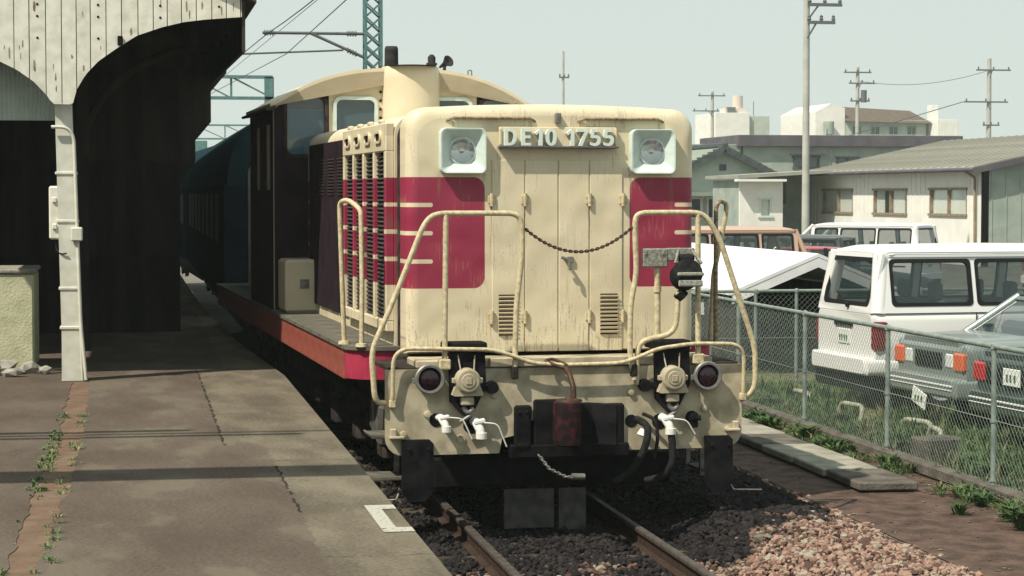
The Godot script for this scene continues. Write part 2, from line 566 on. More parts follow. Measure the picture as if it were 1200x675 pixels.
	M.car_silver = coat(Color(0.26, 0.30, 0.285), 0.35)
	M.car_green = coat(Color(0.032, 0.05, 0.045), 0.0)
	M.car_orange = coat(Color(0.52, 0.34, 0.24))
	M.car_red = coat(Color(0.38, 0.018, 0.028))
	M.car_dark = coat(Color(0.05, 0.06, 0.062), 0.1)
	M.car_black = plain("black_trim", Color(0.012, 0.012, 0.013), 0.5)
	M.car_glass = glass("car_glass", Color(0.20, 0.27, 0.27), 0.42)
	M.seat = plain("seat_cloth", Color(0.12, 0.12, 0.13), 0.9)
	M.tyre = plain("tyre", Color(0.02, 0.02, 0.021), 0.85)
	M.rim = plain("rim", Color(0.45, 0.46, 0.46), 0.35, 0.6)
	M.tail_red = plain("tail_red", Color(0.42, 0.015, 0.02), 0.15)
	M.tail_dark = plain("tail_dark", Color(0.16, 0.008, 0.012), 0.15)
	M.tail_orange = plain("tail_orange", Color(0.62, 0.12, 0.04), 0.15)
	M.tail_clear = plain("tail_clear", Color(0.62, 0.64, 0.62), 0.15)
	M.plate = plain("number_plate", Color(0.66, 0.68, 0.64), 0.5)
	M.plate_ink = plain("plate_ink", Color(0.05, 0.12, 0.08), 0.6)
	M.stop_paint = mat("stop_paint", Color(0.20, 0.21, 0.16), Color(0.40, 0.41, 0.33), 0.6, 0.3)
	M.grass = StandardMaterial3D.new()
	M.grass.resource_name = "grass_blade"
	M.grass.vertex_color_use_as_albedo = true
	M.grass.roughness = 0.7
	M.grass.backlight_enabled = true
	M.grass.backlight = lc(0.05, 0.08, 0.02)
	M.hood_front = painted(hood_front_image(), "hood_front_paint", 0.42)
	wavy(M.hood_front, 1.0)
	M.hood_side = painted(hood_side_image(), "hood_side_paint", 0.45)
	wavy(M.hood_side, 2.0)
	M.platform = painted(platform_image(), "platform_surface", 0.93)
	M.platform.normal_enabled = true
	M.platform.normal_texture = bump_tex("conc", 0.05, 4, 6.0)
	M.platform.normal_scale = 0.14

func wavy(m: StandardMaterial3D, k: float) -> void:
	m.normal_enabled = true
	m.normal_texture = bump_tex("wavy", 0.009, 2, 10.0)
	m.normal_scale = 0.30
	m.uv1_scale = Vector3.ONE
	m.roughness_texture = rough_tex()
	m.roughness_texture_channel = BaseMaterial3D.TEXTURE_CHANNEL_RED
	m.roughness = 1.0

func rough_tex() -> Texture2D:
	if not bumps.has("rough"):
		var n := noise_bytes(256, 256, 0.02, 4, 811)
		var im := Image.create(256, 256, false, Image.FORMAT_RGB8)
		for y in 256:
			for x in 256:
				var v := 0.30 + 0.34 * n[y * 256 + x] / 255.0
				im.set_pixel(x, y, Color(v, v, v))
		bumps["rough"] = ImageTexture.create_from_image(im)
	return bumps["rough"]

func coat(c: Color, metal := 0.0) -> StandardMaterial3D:
	var m := plain("car_paint", c, 0.35, metal)
	m.clearcoat_enabled = true
	m.clearcoat = 0.4
	m.clearcoat_roughness = 0.12
	return m

func painted(im: Image, key: String, rough: float) -> StandardMaterial3D:
	var m := StandardMaterial3D.new()
	m.resource_name = key
	m.albedo_texture = ImageTexture.create_from_image(im)
	m.roughness = rough
	m.metallic_specular = 0.5 if rough < 0.6 else 0.12
	return m

func fnl(sd: int, freq: float, oct := 4) -> FastNoiseLite:
	var f := FastNoiseLite.new()
	f.seed = sd
	f.frequency = freq
	f.fractal_octaves = oct
	f.noise_type = FastNoiseLite.TYPE_SIMPLEX_SMOOTH
	return f

func in_rr(x: float, y: float, x0: float, x1: float, y0: float, y1: float, r: float) -> bool:
	if x < x0 or x > x1 or y < y0 or y > y1:
		return false
	var dx := maxf(maxf(x0 + r - x, x - (x1 - r)), 0.0)
	var dy := maxf(maxf(y0 + r - y, y - (y1 - r)), 0.0)
	return dx * dx + dy * dy <= r * r

const CREAM := Color(0.63, 0.55, 0.375)
const CREAM2 := Color(0.685, 0.60, 0.43)
const CRIMSON := Color(0.275, 0.022, 0.058)
const RUST := Color(0.13, 0.075, 0.04)

func hood_front_image() -> Image:
	# covers x -1.2..1.2, y 1.2..3.25 of the locomotive's nose
	var w := 960
	var h := 820
	var im := Image.create(w, h, false, Image.FORMAT_RGB8)
	var na := fnl(3, 2.2, 4)
	var nb := fnl(4, 40.0, 2)
	var ns := fnl(5, 9.0, 3)
	for j in h:
		var y := 3.25 - 2.05 * (j + 0.5) / h
		for i in w:
			var x := -1.2 + 2.4 * (i + 0.5) / w
			var a := na.get_noise_2d(x, y)
			var f := nb.get_noise_2d(x, y)
			var c := CREAM.lerp(CREAM2, clampf(0.5 + a + f * 0.3, 0, 1))
			var red := in_rr(x, y, -1.5, -0.553, 1.785, 2.632, 0.085) or in_rr(x, y, 0.595, 1.5, 1.785, 2.632, 0.085)
			if red:
				c = CRIMSON * (1.0 + 0.10 * a + 0.04 * f)
				for sy in [2.421, 2.206, 1.991]:
					if in_rr(x, y, -1.5, -0.955, sy - 0.016, sy + 0.016, 0.015) or in_rr(x, y, 0.957, 1.5, sy - 0.016, sy + 0.016, 0.015):
						c = CREAM
			# rust runs under hinges and seams, grime splashed along the foot
			var run := ns.get_noise_2d(x * 6.0, y * 0.45)
			for sx in [-0.502, -0.24, 0.27, 0.537]:
				var dx: float = absf(x - sx + f * 0.004)
				if dx < 0.02:
					var below := 0.0
					if y < 2.44 and y > 1.95:
						below = 1.0 - (2.44 - y) / 0.49
					if y < 1.54:
						below = maxf(below, 1.0 - (1.54 - y) / 0.35)
					c = c.lerp(RUST, clampf(below * (1.0 - dx / 0.02) * (0.4 + run * 1.4), 0.0, 0.75))
			if y < 1.75 and run + f * 0.5 + a * 0.6 > 0.18 + (y - 1.28) * 1.7:
				c = c.lerp(Color(0.20, 0.15, 0.085), 0.35)
			# brown drips from the rain strips, lamp surrounds and rails
			for dq in [[-0.80, 3.06, 0.5], [-0.20, 3.06, 0.35], [0.20, 3.06, 0.4], [0.83, 3.06, 0.5], [-0.91, 2.66, 0.45], [-0.56, 2.66, 0.5], [0.60, 2.66, 0.5], [0.93, 2.66, 0.45], [-0.44, 2.87, 0.3], [0.47, 2.87, 0.3], [0.10, 1.95, 0.4], [-0.38, 1.42, 0.25], [0.43, 1.42, 0.25]]:
				var ddx: float = absf(x - dq[0] + f * 0.006)
				if y < dq[1] and y > dq[1] - dq[2] and ddx < 0.022:
					c = c.lerp(Color(0.22, 0.15, 0.08), clampf((1.0 - ddx / 0.022) * (1.0 - (dq[1] - y) / dq[2]) * (0.35 + run), 0.0, 0.6))
			if y > 2.98 and a * 0.8 + run * 0.7 + f * 0.25 > 0.30:
				c = c.lerp(Color(0.30, 0.25, 0.17), 0.28)
			if run + a > 0.62:
				c = c.lerp(Color(0.33, 0.26, 0.14), 0.22)
			if f > 0.66 and a > 0.05:
				c = c.lerp(RUST, 0.45)
			im.set_pixel(i, j, c.clamp().linear_to_srgb())
	return im

func hood_side_image() -> Image:
	# u: 0..8 m along the hood, v: y 1.2..3.25
	var w := 512
	var h := 512
	var im := Image.create(w, h, false, Image.FORMAT_RGB8)
	var na := fnl(13, 1.1, 4)
	var ns := fnl(15, 3.0, 3)
	for j in h:
		var y := 3.25 - 2.05 * (j + 0.5) / h
		for i in w:
			var x := 8.0 * (i + 0.5) / w
			var a := na.get_noise_2d(x, y)
			var c := CREAM.lerp(CREAM2, clampf(0.5 + a, 0, 1))
			if y > 1.785 and y < 2.632:
				c = CRIMSON * (1.0 + 0.12 * a)
				for sy in [2.421, 2.206, 1.991]:
					if absf(y - sy) < 0.017:
						c = CREAM
			var run := ns.get_noise_2d(x * 5.0, y * 0.5)
			if run + a * 0.6 > 0.42:
				c = c.lerp(Color(0.13, 0.10, 0.07), 0.3)
			im.set_pixel(i, j, c.clamp().linear_to_srgb())
	return im

func platform_image() -> Image:
	# covers x -3.06..1.44 and z -4..-22 (1 px = 6 mm x 9 mm)
	var w := 750
	var h := 2000
	var im := Image.create(w, h, false, Image.FORMAT_RGB8)
	var na := fnl(21, 0.8, 5)
	var nb := fnl(22, 30.0, 2)
	var ns := fnl(23, 1.6, 4)
	var nc := fnl(24, 6.0, 3)
	var asphalt := Color(0.084, 0.066, 0.054)
	var asphalt2 := Color(0.135, 0.110, 0.090)
	var slab := Color(0.098, 0.084, 0.065)
	var slab2 := Color(0.185, 0.160, 0.120)
	var pale := Color(0.155, 0.140, 0.102)
	for j in h:
		var z := -4.0 - 18.0 * (j + 0.5) / h
		for i in w:
			var x := -3.06 + 4.5 * (i + 0.5) / w
			var a := na.get_noise_2d(x, z * 0.6)
			var f := nb.get_noise_2d(x, z)
			var s := ns.get_noise_2d(x * 1.2, z * 0.5)
			var k := nc.get_noise_2d(x, z)
			var c := asphalt.lerp(asphalt2, clampf(0.5 + a * 0.7 + f * 0.6 + s * 0.25, 0, 1))
			# concrete along the edge; its boundary steps in at z -15.2
			var edge := 0.62 if z < -15.2 else 0.90
			edge += 0.02 * k
			if x > edge:
				c = slab.lerp(slab2, clampf(0.45 + s * 0.8 + f * 0.6 + a * 0.4, 0, 1))
			elif x > -0.4 and s + a * 0.7 > 0.16:
				c = c.lerp(pale, clampf((s + a * 0.7 - 0.16) * 1.6, 0, 0.4))
			# cracks at the joint and a few slab joints across
			if absf(x - edge) < 0.008 and k > -0.25 and (z > -14.0 and z < -11.9 or z < -15.2):
				c = Color(0.03, 0.027, 0.024)
			for jz in [-17.4, -14.25, -10.4, -8.3]:
				if x > edge and absf(z - jz + 0.05 * k) < 0.012 and k > -0.35:
					c = c.lerp(Color(0.05, 0.045, 0.04), 0.6)
			if x < -0.6 and absf(z + 15.0 + k * 0.3) < 0.02:
				c = c.lerp(Color(0.05, 0.045, 0.04), 0.5)
			if x > 1.40:
				c = c.lerp(pale, 0.35)
			if f > 0.62:
				c = c.lerp(Color(0.06, 0.05, 0.04), 0.35)
			# oil drips
			if nc.get_noise_2d(x * 1.7 + 9.0, z * 1.7) > 0.60:
				c = c.lerp(Color(0.055, 0.048, 0.042), 0.4)
			im.set_pixel(i, j, c.clamp().linear_to_srgb())
	return im

# ---------------------------------------------------------------- ground
func sheet(mb: MB, x0: float, x1: float, z0: float, z1: float, y: float) -> void:
	mb.quad(Vector3(x0, y, z0), Vector3(x1, y, z0), Vector3(x1, y, z1), Vector3(x0, y, z1), Vector3.UP)

func make_ground() -> void:
	var g := MB.new()
	sheet(g, -1500, 1500, 60, -2200, -0.42)
	structure("ground", g, M.lot)
	g = MB.new()
	# lot beside the track, slightly above the foot of the ballast
	g.prism(PackedVector2Array([Vector2(5.45, -0.40), Vector2(300, -0.40), Vector2(300, -0.01), Vector2(5.45, -0.01)]), 20.0, -500.0)
	structure("parking_ground", g, M.lot)
	g = MB.new()
	sheet(g, 5.46, 6.9, 5, -60, 0.0)
	structure("trackside_path", g, M.red_earth)
	g = MB.new()
	# uneven verge behind the fence
	var nz := fnl(91, 0.8, 3)
	for i in 12:
		for j in 130:
			var q := []
			for e in [[0, 0], [1, 0], [1, 1], [0, 1]]:
				var x: float = 6.9 + (i + e[0]) * 0.2
				var z: float = -2.0 - (j + e[1]) * 0.25
				q.append(Vector3(x, 0.02 + (0.05 * nz.get_noise_2d(x, z) if i + e[0] > 0 and i + e[0] < 12 else 0.0), z))
			g.quad(q[0], q[1], q[2], q[3], Vector3.UP)
	structure("grass_verge", g, M.verge)
	# concrete cable trough beside the path: lids one by one
	var t := thing("cable_trough", "row of grey concrete cable trough lids beside the chain link fence", "cable trough", Vector3(6.24, 0.0, 0))
	var lid := MB.new()
	lid.box(Vector3.ZERO, Vector3(0.52, 0.07, 0.93), 0.012)
	var lm := lid.mesh()
	for i in 16:
		var xf := Transform3D(Basis(Vector3.UP, rng.randf_range(-0.025, 0.025)).rotated(Vector3.FORWARD, rng.randf_range(-0.02, 0.02)), Vector3(rng.randf_range(-0.02, 0.02), 0.045 + rng.randf_range(0, 0.012), -17.75 - i * 0.955))
		place("lid", lm, M.concrete if i % 3 else M.dirty_concrete, t, xf)

func bed(x: float, z: float) -> float:
	# height of the ballast: flat between the rails, a shoulder heaped to the right
	var y := -0.13
	if x > 3.95:
		y = lerpf(-0.13, 0.05, smoothstep(3.95, 4.55, x))
	if x > 4.9:
		y = lerpf(0.05, -0.06, smoothstep(4.9, 5.75, x))
	if x < 2.3:
		y = lerpf(-0.30, -0.13, smoothstep(1.5, 2.3, x))
	return y

func make_track() -> void:
	var nz := fnl(77, 1.3, 3)
	var g := MB.new()
	for i in 22:
		for j in 90:
			var q := []
			for e in [[0, 0], [1, 0], [1, 1], [0, 1]]:
				var x: float = 1.40 + (i + e[0]) * 0.2
				var z: float = 2.0 - (j + e[1]) * 0.5
				q.append(Vector3(x, bed(x, z) - 0.03 + 0.03 * nz.get_noise_2d(x, z), z))
			g.quad(q[0], q[1], q[2], q[3], Vector3.UP)
	structure("track_bed", g, M.stone_bed)
	# ballast stones
	var base := []
	for k in 3:
		base.append(stone_mesh(100 + k))
	for k in 3:
		var mm := MultiMesh.new()
		mm.transform_format = MultiMesh.TRANSFORM_3D
		mm.use_colors = true
		mm.mesh = base[k]
		var tr := []
		var co := []
		while tr.size() < 15000:
			var x := rng.randf_range(1.5, 5.85)
			var z := rng.randf_range(-23.0, -10.5)
			if z < -17.5 and x < 4.0 and rng.randf() < 0.7:
				continue
			if x > 4.0 and z > -17.5:
				pass
			elif rng.randf() < 0.35:
				continue
			if absf(x - 2.48) < 0.09 or absf(x - 3.74) < 0.09:
				continue
			if x > 5.35 and rng.randf() < (x - 5.35) / 0.5:
				continue
			var s := rng.randf_range(0.010, 0.028) * (1.0 if rng.randf() < 0.93 else 1.6)
			var b := Basis.from_euler(Vector3(rng.randf() * TAU, rng.randf() * TAU, rng.randf() * TAU)).scaled(Vector3(s, s * rng.randf_range(0.7, 1.0), s))
			tr.append(Transform3D(b, Vector3(x, bed(x, z) + 0.03 * nz.get_noise_2d(x, z) + rng.randf_range(-0.012, 0.02), z)))
			var c := Color(0.18, 0.106, 0.083).lerp(Color(0.34, 0.23, 0.178), rng.randf())
			if rng.randf() < 0.18:
				c = Color(0.30, 0.265, 0.21)
			if rng.randf() < 0.22:
				c = Color(0.09, 0.055, 0.045)
			# oil and locomotive shadow painted together into the stone colours
			var oil_shade := nz.get_noise_2d(x * 1.4 + 30.0, z * 1.4) * 0.7 + rng.randf_range(-0.5, 0.5) * rng.randf()
			if z < -14.55 - 1.35 * maxf(x - 4.15, 0.0) + oil_shade and x < 5.4:
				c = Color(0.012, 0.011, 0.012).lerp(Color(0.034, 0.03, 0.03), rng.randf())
			elif z < -14.2 - 1.35 * maxf(x - 4.15, 0.0) + oil_shade and x < 5.4:
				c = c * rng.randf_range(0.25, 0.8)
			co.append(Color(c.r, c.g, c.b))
		mm.instance_count = tr.size()
		for i in tr.size():
			mm.set_instance_transform(i, tr[i])
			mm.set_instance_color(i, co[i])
		var o := MultiMeshInstance3D.new()
		o.multimesh = mm
		o.material_override = M.stone
		o.name = numbered("ballast")
		add_child(o)
		o.set_meta("kind", "stuff")
		o.set_meta("label", ["broken reddish brown ballast stones heaped beside the rails", "angular brown ballast stones scattered over the track bed", "small rust stained ballast stones between the rails"][k])
		o.set_meta("category", "ballast")
	# rails and sleepers
	var t := thing("railway_track", "rusty pair of steel rails on dark sleepers running under the locomotive", "railway track")
	t.set_meta("kind", "structure")
	for x in [2.48, 3.74]:
		var foot := PackedVector2Array([Vector2(-0.06, -0.14), Vector2(0.06, -0.14), Vector2(0.06, -0.128), Vector2(0.01, -0.115), Vector2(0.008, -0.045), Vector2(0.028, -0.035), Vector2(-0.028, -0.035), Vector2(-0.008, -0.045), Vector2(-0.01, -0.115), Vector2(-0.06, -0.128)])
		var r := MB.new()
		r.prism(foot, 5.0, -30.0, Transform3D(Basis.IDENTITY, Vector3(x, 0, 0)))
		var o := part("rail", r, M.rail, t)
		r = MB.new()
		r.box(Vector3(x, -0.0165, -12.5), Vector3(0.06, 0.035, 35.0), 0.008)
		part("head", r, M.rail_head, o)
	var sl := MB.new()
	sl.box(Vector3.ZERO, Vector3(2.2, 0.15, 0.2), 0.012)
	var slm := sl.mesh()
	for i in 40:
		place("sleeper", slm, M.sleeper, t, Transform3D(Basis(Vector3.UP, rng.randf_range(-0.02, 0.02)), Vector3(3.11, -0.21 + rng.randf_range(-0.01, 0.01), -3.0 - i * 0.62)))

func stone_mesh(sd: int) -> ArrayMesh:
	var r := RandomNumberGenerator.new()
	r.seed = sd
	var t := (1.0 + sqrt(5.0)) / 2.0
	var p := [Vector3(-1, t, 0), Vector3(1, t, 0), Vector3(-1, -t, 0), Vector3(1, -t, 0), Vector3(0, -1, t), Vector3(0, 1, t), Vector3(0, -1, -t), Vector3(0, 1, -t), Vector3(t, 0, -1), Vector3(t, 0, 1), Vector3(-t, 0, -1), Vector3(-t, 0, 1)]
	for i in 12:
		p[i] = p[i].normalized() * r.randf_range(0.7, 1.25)
	var f := [[0, 11, 5], [0, 5, 1], [0, 1, 7], [0, 7, 10], [0, 10, 11], [1, 5, 9], [5, 11, 4], [11, 10, 2], [10, 7, 6], [7, 1, 8], [3, 9, 4], [3, 4, 2], [3, 2, 6], [3, 6, 8], [3, 8, 9], [4, 9, 5], [2, 4, 11], [6, 2, 10], [8, 6, 7], [9, 8, 1]]
	var mb := MB.new()
	for q in f:
		var a: Vector3 = p[q[0]]; var b: Vector3 = p[q[1]]; var c: Vector3 = p[q[2]]
		var nn := (b - a).cross(c - a).normalized()
		if nn.dot(a + b + c) < 0.0:
			nn = -nn
		mb.tri(a, b, c, nn, nn, nn)
	return mb.mesh()

# ---------------------------------------------------------------- platform
func make_platform() -> void:
	var edge := [[6.0, 1.43], [-21.0, 1.44], [-26.0, 1.22], [-31.0, 1.10], [-36.0, 1.05], [-60.0, 1.0]]
	var sl := [[6.0, -0.70], [-10.25, -0.595], [-12.6, -0.58], [-15.5, -0.533], [-19.0, -0.564], [-20.6, -0.56]]
	var sr := [[6.0, -0.55], [-10.25, -0.454], [-13.0, -0.392], [-15.3, -0.369], [-19.4, -0.392], [-20.6, -0.40]]
	var poly := func(pts: Array) -> PackedVector2Array:
		var o := PackedVector2Array()
		for p in pts:
			o.append(Vector2(p[1], p[0]))
		return o
	var uvf := func(p: Vector3, _n: Vector3) -> Vector2:
		return Vector2((p.x + 3.06) / 4.5, (-4.0 - p.z) / 18.0)
	# xy of the polygon is (x, z): turn so that it lies flat
	var lay := Transform3D(Basis(Vector3(1, 0, 0), Vector3(0, 0, 1), Vector3(0, -1, 0)), Vector3.ZERO)
	var ragged := func(side: Array, amp: float, sd: int) -> Array:
		var nz := fnl(sd, 2.3, 3)
		var o := []
		for i in side.size() - 1:
			var m := int(absf(side[i][0] - side[i + 1][0]) / 0.12)
			for k in m:
				var t := float(k) / m
				var z := lerpf(side[i][0], side[i + 1][0], t)
				o.append([z, lerpf(side[i][1], side[i + 1][1], t) + amp * nz.get_noise_1d(z)])
		o.append(side[-1])
		return o
	var jr: Array = ragged.call(sr, 0.035, 5)
	var jl: Array = ragged.call(sl, 0.035, 6)
	var right := MB.new()
	right.uvf = uvf
	var pr := []
	pr.append_array(jr)
	pr.append([-60.0, -3.2])
	for i in range(edge.size() - 1, -1, -1):
		pr.append(edge[i])
	right.prism(poly.call(pr), -0.66, -0.75, lay)
	var pf := structure("platform", right, M.platform)
	var left := MB.new()
	left.uvf = uvf
	var pl := []
	pl.append_array(jl)
	pl.append([-20.62, -14.0])
	pl.append([6.0, -14.0])
	left.prism(poly.call(pl), -0.66, -0.75, lay)
	part("paving", left, M.platform, pf)
	var back := MB.new()
	back.uvf = uvf
	sheet(back, -14.0, -0.3, -20.61, -70.0, 0.745)
	part("paving", back, M.platform, pf)
	var base := MB.new()
	var eb := []
	for e in edge:
		eb.append([e[0], e[1] - 0.05])
	eb.append([-60.0, -14.0])
	eb.append([6.0, -14.0])
	base.prism(poly.call(eb), 0.42, -0.655, lay)
	part("retaining_wall", base, M.dirty_concrete, pf)
	# earth showing in the gap between the two pavings
	var gap := MB.new()
	var gp := []
	for e in sl:
		gp.append([e[0], e[1] - 0.06])
	for i in range(sr.size() - 1, -1, -1):
		gp.append([sr[i][0], sr[i][1] + 0.06])
	gap.prism(poly.call(gp), -0.65, -0.745, lay)
	part("earth_strip", gap, M.earth, pf)
	# white painted stopping mark at the edge
	var mk := MB.new()
	var nzm := fnl(55, 26.0, 3)
	for i in 44:
		for j in 110:
			var x := 1.27 + 0.165 * i / 44.0
			var z := -12.09 + 0.98 * j / 110.0
			var inside := x > 1.352 and z > -11.93 and z < -11.27
			if inside or nzm.get_noise_2d(x, z) > 0.5 or (z > -11.27 and x < 1.30 and nzm.get_noise_2d(x, z) > 0.25):
				continue
			sheet(mk, x, x + 0.165 / 44.0, z, z + 0.98 / 110.0, 0.754)
	part("painted_mark", mk, plain("worn_white", Color(0.40, 0.385, 0.33), 0.9), pf, "worn white bracket mark painted at the platform edge")

# ---------------------------------------------------------------- canopy
func arch_y(x: float) -> float:
	# lower edge of the front valance boards
	var pts := [[-2.60, 3.30], [-2.45, 3.36], [-2.20, 3.62], [-1.90, 3.74], [-1.50, 3.78], [-1.194, 3.728], [-1.041, 3.651], [-0.888, 3.542], [-0.773, 3.417], [-0.719, 3.339], [-0.54, 3.336], [-0.501, 3.475], [-0.422, 3.61], [-0.304, 3.737], [-0.147, 3.85], [0.05, 3.979], [0.287, 4.062], [0.484, 4.112], [0.682, 4.138], [1.03, 4.167]]
	for i in pts.size() - 1:
		if x <= pts[i + 1][0]:
			return lerpf(pts[i][1], pts[i + 1][1], clampf((x - pts[i][0]) / (pts[i + 1][0] - pts[i][0]), 0, 1))
	return 4.167

func roof_y(x: float) -> float:
	return 5.25 - 0.50 * absf(x + 0.75)

func make_canopy() -> void:
	var t := thing("platform_canopy", "dark timber platform canopy with arched white board valance on posts", "canopy", Vector3(0, 0, 0))
	var zf := -20.6
	# valance boards, one by one
	var x := -2.60
	var k := 0
	while x < 1.02:
		var w := minf(0.140 + rng.randf_range(-0.012, 0.012), 1.03 - x)
		var b := MB.new()
		var pts := PackedVector2Array()
		var lo := []
		for s in 5:
			var xx := x + 0.004 + (w - 0.008) * s / 4.0
			lo.append(Vector2(xx, arch_y(xx)))
		for p in lo:
			pts.append(p)
		pts.append(Vector2(x + w - 0.004, roof_y(x + w) - 0.02))
		pts.append(Vector2(x + 0.004, roof_y(x) - 0.02))
		var dz := rng.randf_range(-0.004, 0.004)
		b.prism(pts, zf - 0.012 + dz, zf + 0.012 + dz)
		var o := part("board", b, M.white_wood if k % 3 else M.white_wood_b, t)
		# flaked patches of bare wood
		if x > -1.3:
			for q in rng.randi_range(1, 3):
				var f := MB.new()
				var cx := x + rng.randf_range(0.3, 0.7) * w
				var base := arch_y(cx)
				var cy := base + (rng.randf_range(0.03, 0.25) if rng.randf() < 0.6 else rng.randf_range(0.05, 0.8))
				var pl := PackedVector2Array()
				var hh := rng.randf_range(0.02, 0.07)
				var ww := minf(rng.randf_range(0.004, 0.014), w * 0.2)
				for a in 9:
					var an := TAU * a / 9
					pl.append(Vector2(cx + cos(an) * ww * rng.randf_range(0.5, 1.1), cy + sin(an) * hh * rng.randf_range(0.6, 1.1)))
				f.prism(pl, zf + 0.011 + dz, zf + 0.0135 + dz)
				part("flaked_patch", f, M.bare_wood, o)
			if k % 4 == 0:
				for ny in [4.26, 4.15, 3.95]:
					if ny > arch_y(x + w / 2) + 0.04:
						var nl := MB.new()
						nl.lathe([Vector2(0, 0.006), Vector2(0.011, 0.004), Vector2(0.012, 0)], Transform3D(Basis(Vector3.RIGHT, PI / 2), Vector3(x + w / 2, ny, zf + 0.012 + dz)), 8)
						part("nail", nl, M.black, o)
		x += w
		k += 1
	# small iron hook at the arch edge
	var hk := MB.new()
	hk.box(Vector3(-0.10, 3.93, zf + 0.03), Vector3(0.05, 0.09, 0.03), 0.008)
	part("hook", hk, M.black, t)
	# roof: two slopes with thickness, rafters and a deep side fascia
	for s in [-1, 1]:
		var r := MB.new()
		var xe := 1.16 if s > 0 else -2.75
		r.prism(PackedVector2Array([Vector2(-0.75, 5.25), Vector2(xe, roof_y(xe)), Vector2(xe, roof_y(xe) + 0.10), Vector2(-0.75, 5.37)]), zf + 0.10, -33.0)
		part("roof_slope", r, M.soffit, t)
	for i in 11:
		var z := -21.2 - i * 1.1
		for s in [-1, 1]:
			var r := MB.new()
			var xe := 1.08 if s > 0 else -2.65
			r.bar(Vector3(-0.75, 5.16, z), Vector3(xe, roof_y(xe) - 0.09, z), 0.07, 0.13)
			part("rafter", r, M.dark_timber, t)
	var fa := MB.new()
	fa.prism(PackedVector2Array([Vector2(-20.62, 3.84), Vector2(-24.5, 3.90), Vector2(-28.0, 3.95), Vector2(-33.0, 3.95), Vector2(-33.0, 4.32), Vector2(-20.62, 4.32)]), 1.03, 1.06, Transform3D(Basis(Vector3(0, 0, 1), Vector3(0, 1, 0), Vector3(1, 0, 0)), Vector3.ZERO))
	part("side_fascia", fa, M.dark_timber, t)
	# tie beams and posts
	for z in [-20.8, -24.8, -28.8, -32.5]:
		var b := MB.new()
		b.box(Vector3(-0.85, 4.26, z - 0.05), Vector3(3.7, 0.18, 0.12), 0.01)
		part("tie_beam", b, M.dark_timber, t)
		if z < -21:
			var p := MB.new()
			p.box(Vector3(-0.55, 2.5, z), Vector3(0.15, 3.5, 0.15), 0.015)
			part("post", p, M.dark_timber, t)
		for s in [-1.0, 1.0]:
			var br := MB.new()
			var c := []
			for q in 9:
				var a := PI / 2 * q / 8.0
				c.append(Vector3(-0.62 + s * (1.55 - 1.48 * cos(a)), 2.95 + 1.22 * sin(a), z - 0.06))
			br.tube(c, 0.055, 6)
			if z < -21:
				part("brace", br, M.dark_timber, t)
	# far end wall of upright boards, stepped at its free side
	var rim := [[4.35, 1.20], [4.11, 1.16], [3.62, 0.996], [3.35, 0.92], [2.91, 0.72], [2.75, 0.69], [2.60, 0.71], [0.75, 0.66]]
	var xx := -2.6
	while xx < 1.15:
		var w := 0.2
		var pts := PackedVector2Array()
		var cx := xx + w / 2
		var lo := 0.75
		for i in rim.size() - 1:
			if cx > rim[i + 1][1] and cx <= rim[i][1]:
				lo = maxf(lo, lerpf(rim[i + 1][0], rim[i][0], (cx - rim[i + 1][1]) / maxf(rim[i][1] - rim[i + 1][1], 0.001)))
		if cx > 0.72 and lo < 1.0:
			lo = 2.95
		var b := MB.new()
		b.prism(PackedVector2Array([Vector2(xx - 0.004, lo - (0.12 if lo > 1 else 0.0)), Vector2(xx + w - 0.003, lo + (0.12 if lo > 1 else 0.0)), Vector2(xx + w - 0.003, 4.9), Vector2(xx - 0.004, 4.9)] ), -28.02 - 0.012 * (int(xx * 10.0) % 2), -27.98 - 0.012 * (int(xx * 10.0) % 2))
		part("end_board", b, M.dark_timber, t)
		xx += w
	# painted front post with its foot, conduit and switch box
	var p := MB.new()
	var rings := []
	for e in [[0.75, 0.115, -0.55], [1.0, 0.098, -0.565], [1.2, 0.088, -0.575], [3.36, 0.078, -0.63]]:
		rings.append([Vector3(e[2] - e[1], e[0], zf - 0.30), Vector3(e[2] + e[1], e[0], zf - 0.30), Vector3(e[2] + e[1], e[0], zf - 0.13), Vector3(e[2] - e[1], e[0], zf - 0.13)])
	p.loft(rings)
	var po := part("post", p, M.post, t, "white painted front post with conduit and fittings")
	var cd := MB.new()
	cd.tube(bend([Vector3(-0.44, 0.76, zf - 0.10), Vector3(-0.485, 1.3, zf - 0.10), Vector3(-0.535, 3.05, zf - 0.10), Vector3(-0.60, 3.13, zf - 0.08), Vector3(-0.74, 3.13, zf - 0.08)], 0.08), 0.016, 8)
	cd.tube([Vector3(-0.475, 0.76, zf - 0.11), Vector3(-0.52, 2.2, zf - 0.11)], 0.012, 6)
	part("conduit", cd, M.post, po)
	for y in [1.25, 1.62, 2.25, 2.7]:
		var bd := MB.new()
		bd.box(Vector3(-0.565 - (y - 0.75) * 0.022, y, zf - 0.215), Vector3(0.205, 0.03, 0.19), 0.006)
		part("band", bd, M.post, po)
	var bx := MB.new()
	bx.box(Vector3(-0.515, 2.13, zf - 0.09), Vector3(0.11, 0.13, 0.07), 0.012)
	part("switch_box", bx, M.post, po)
	var tt := MB.new()
	tt.box(Vector3(-0.72, 2.33, zf - 0.2), Vector3(0.10, 0.50, 0.09), 0.015)
	for y in [2.2, 2.45]:
		tt.box(Vector3(-0.72, y, zf - 0.15), Vector3(0.04, 0.05, 0.03), 0.006)
	var fx := part("light_fitting", tt, M.white_wood, po)
	var cb := MB.new()
	cb.tube(bend([Vector3(-0.71, 2.08, zf - 0.2), Vector3(-0.71, 1.98, zf - 0.17), Vector3(-0.66, 1.94, zf - 0.12), Vector3(-0.61, 1.95, zf - 0.11)], 0.05), 0.008, 6)
	part("cable", cb, M.rubber, fx)
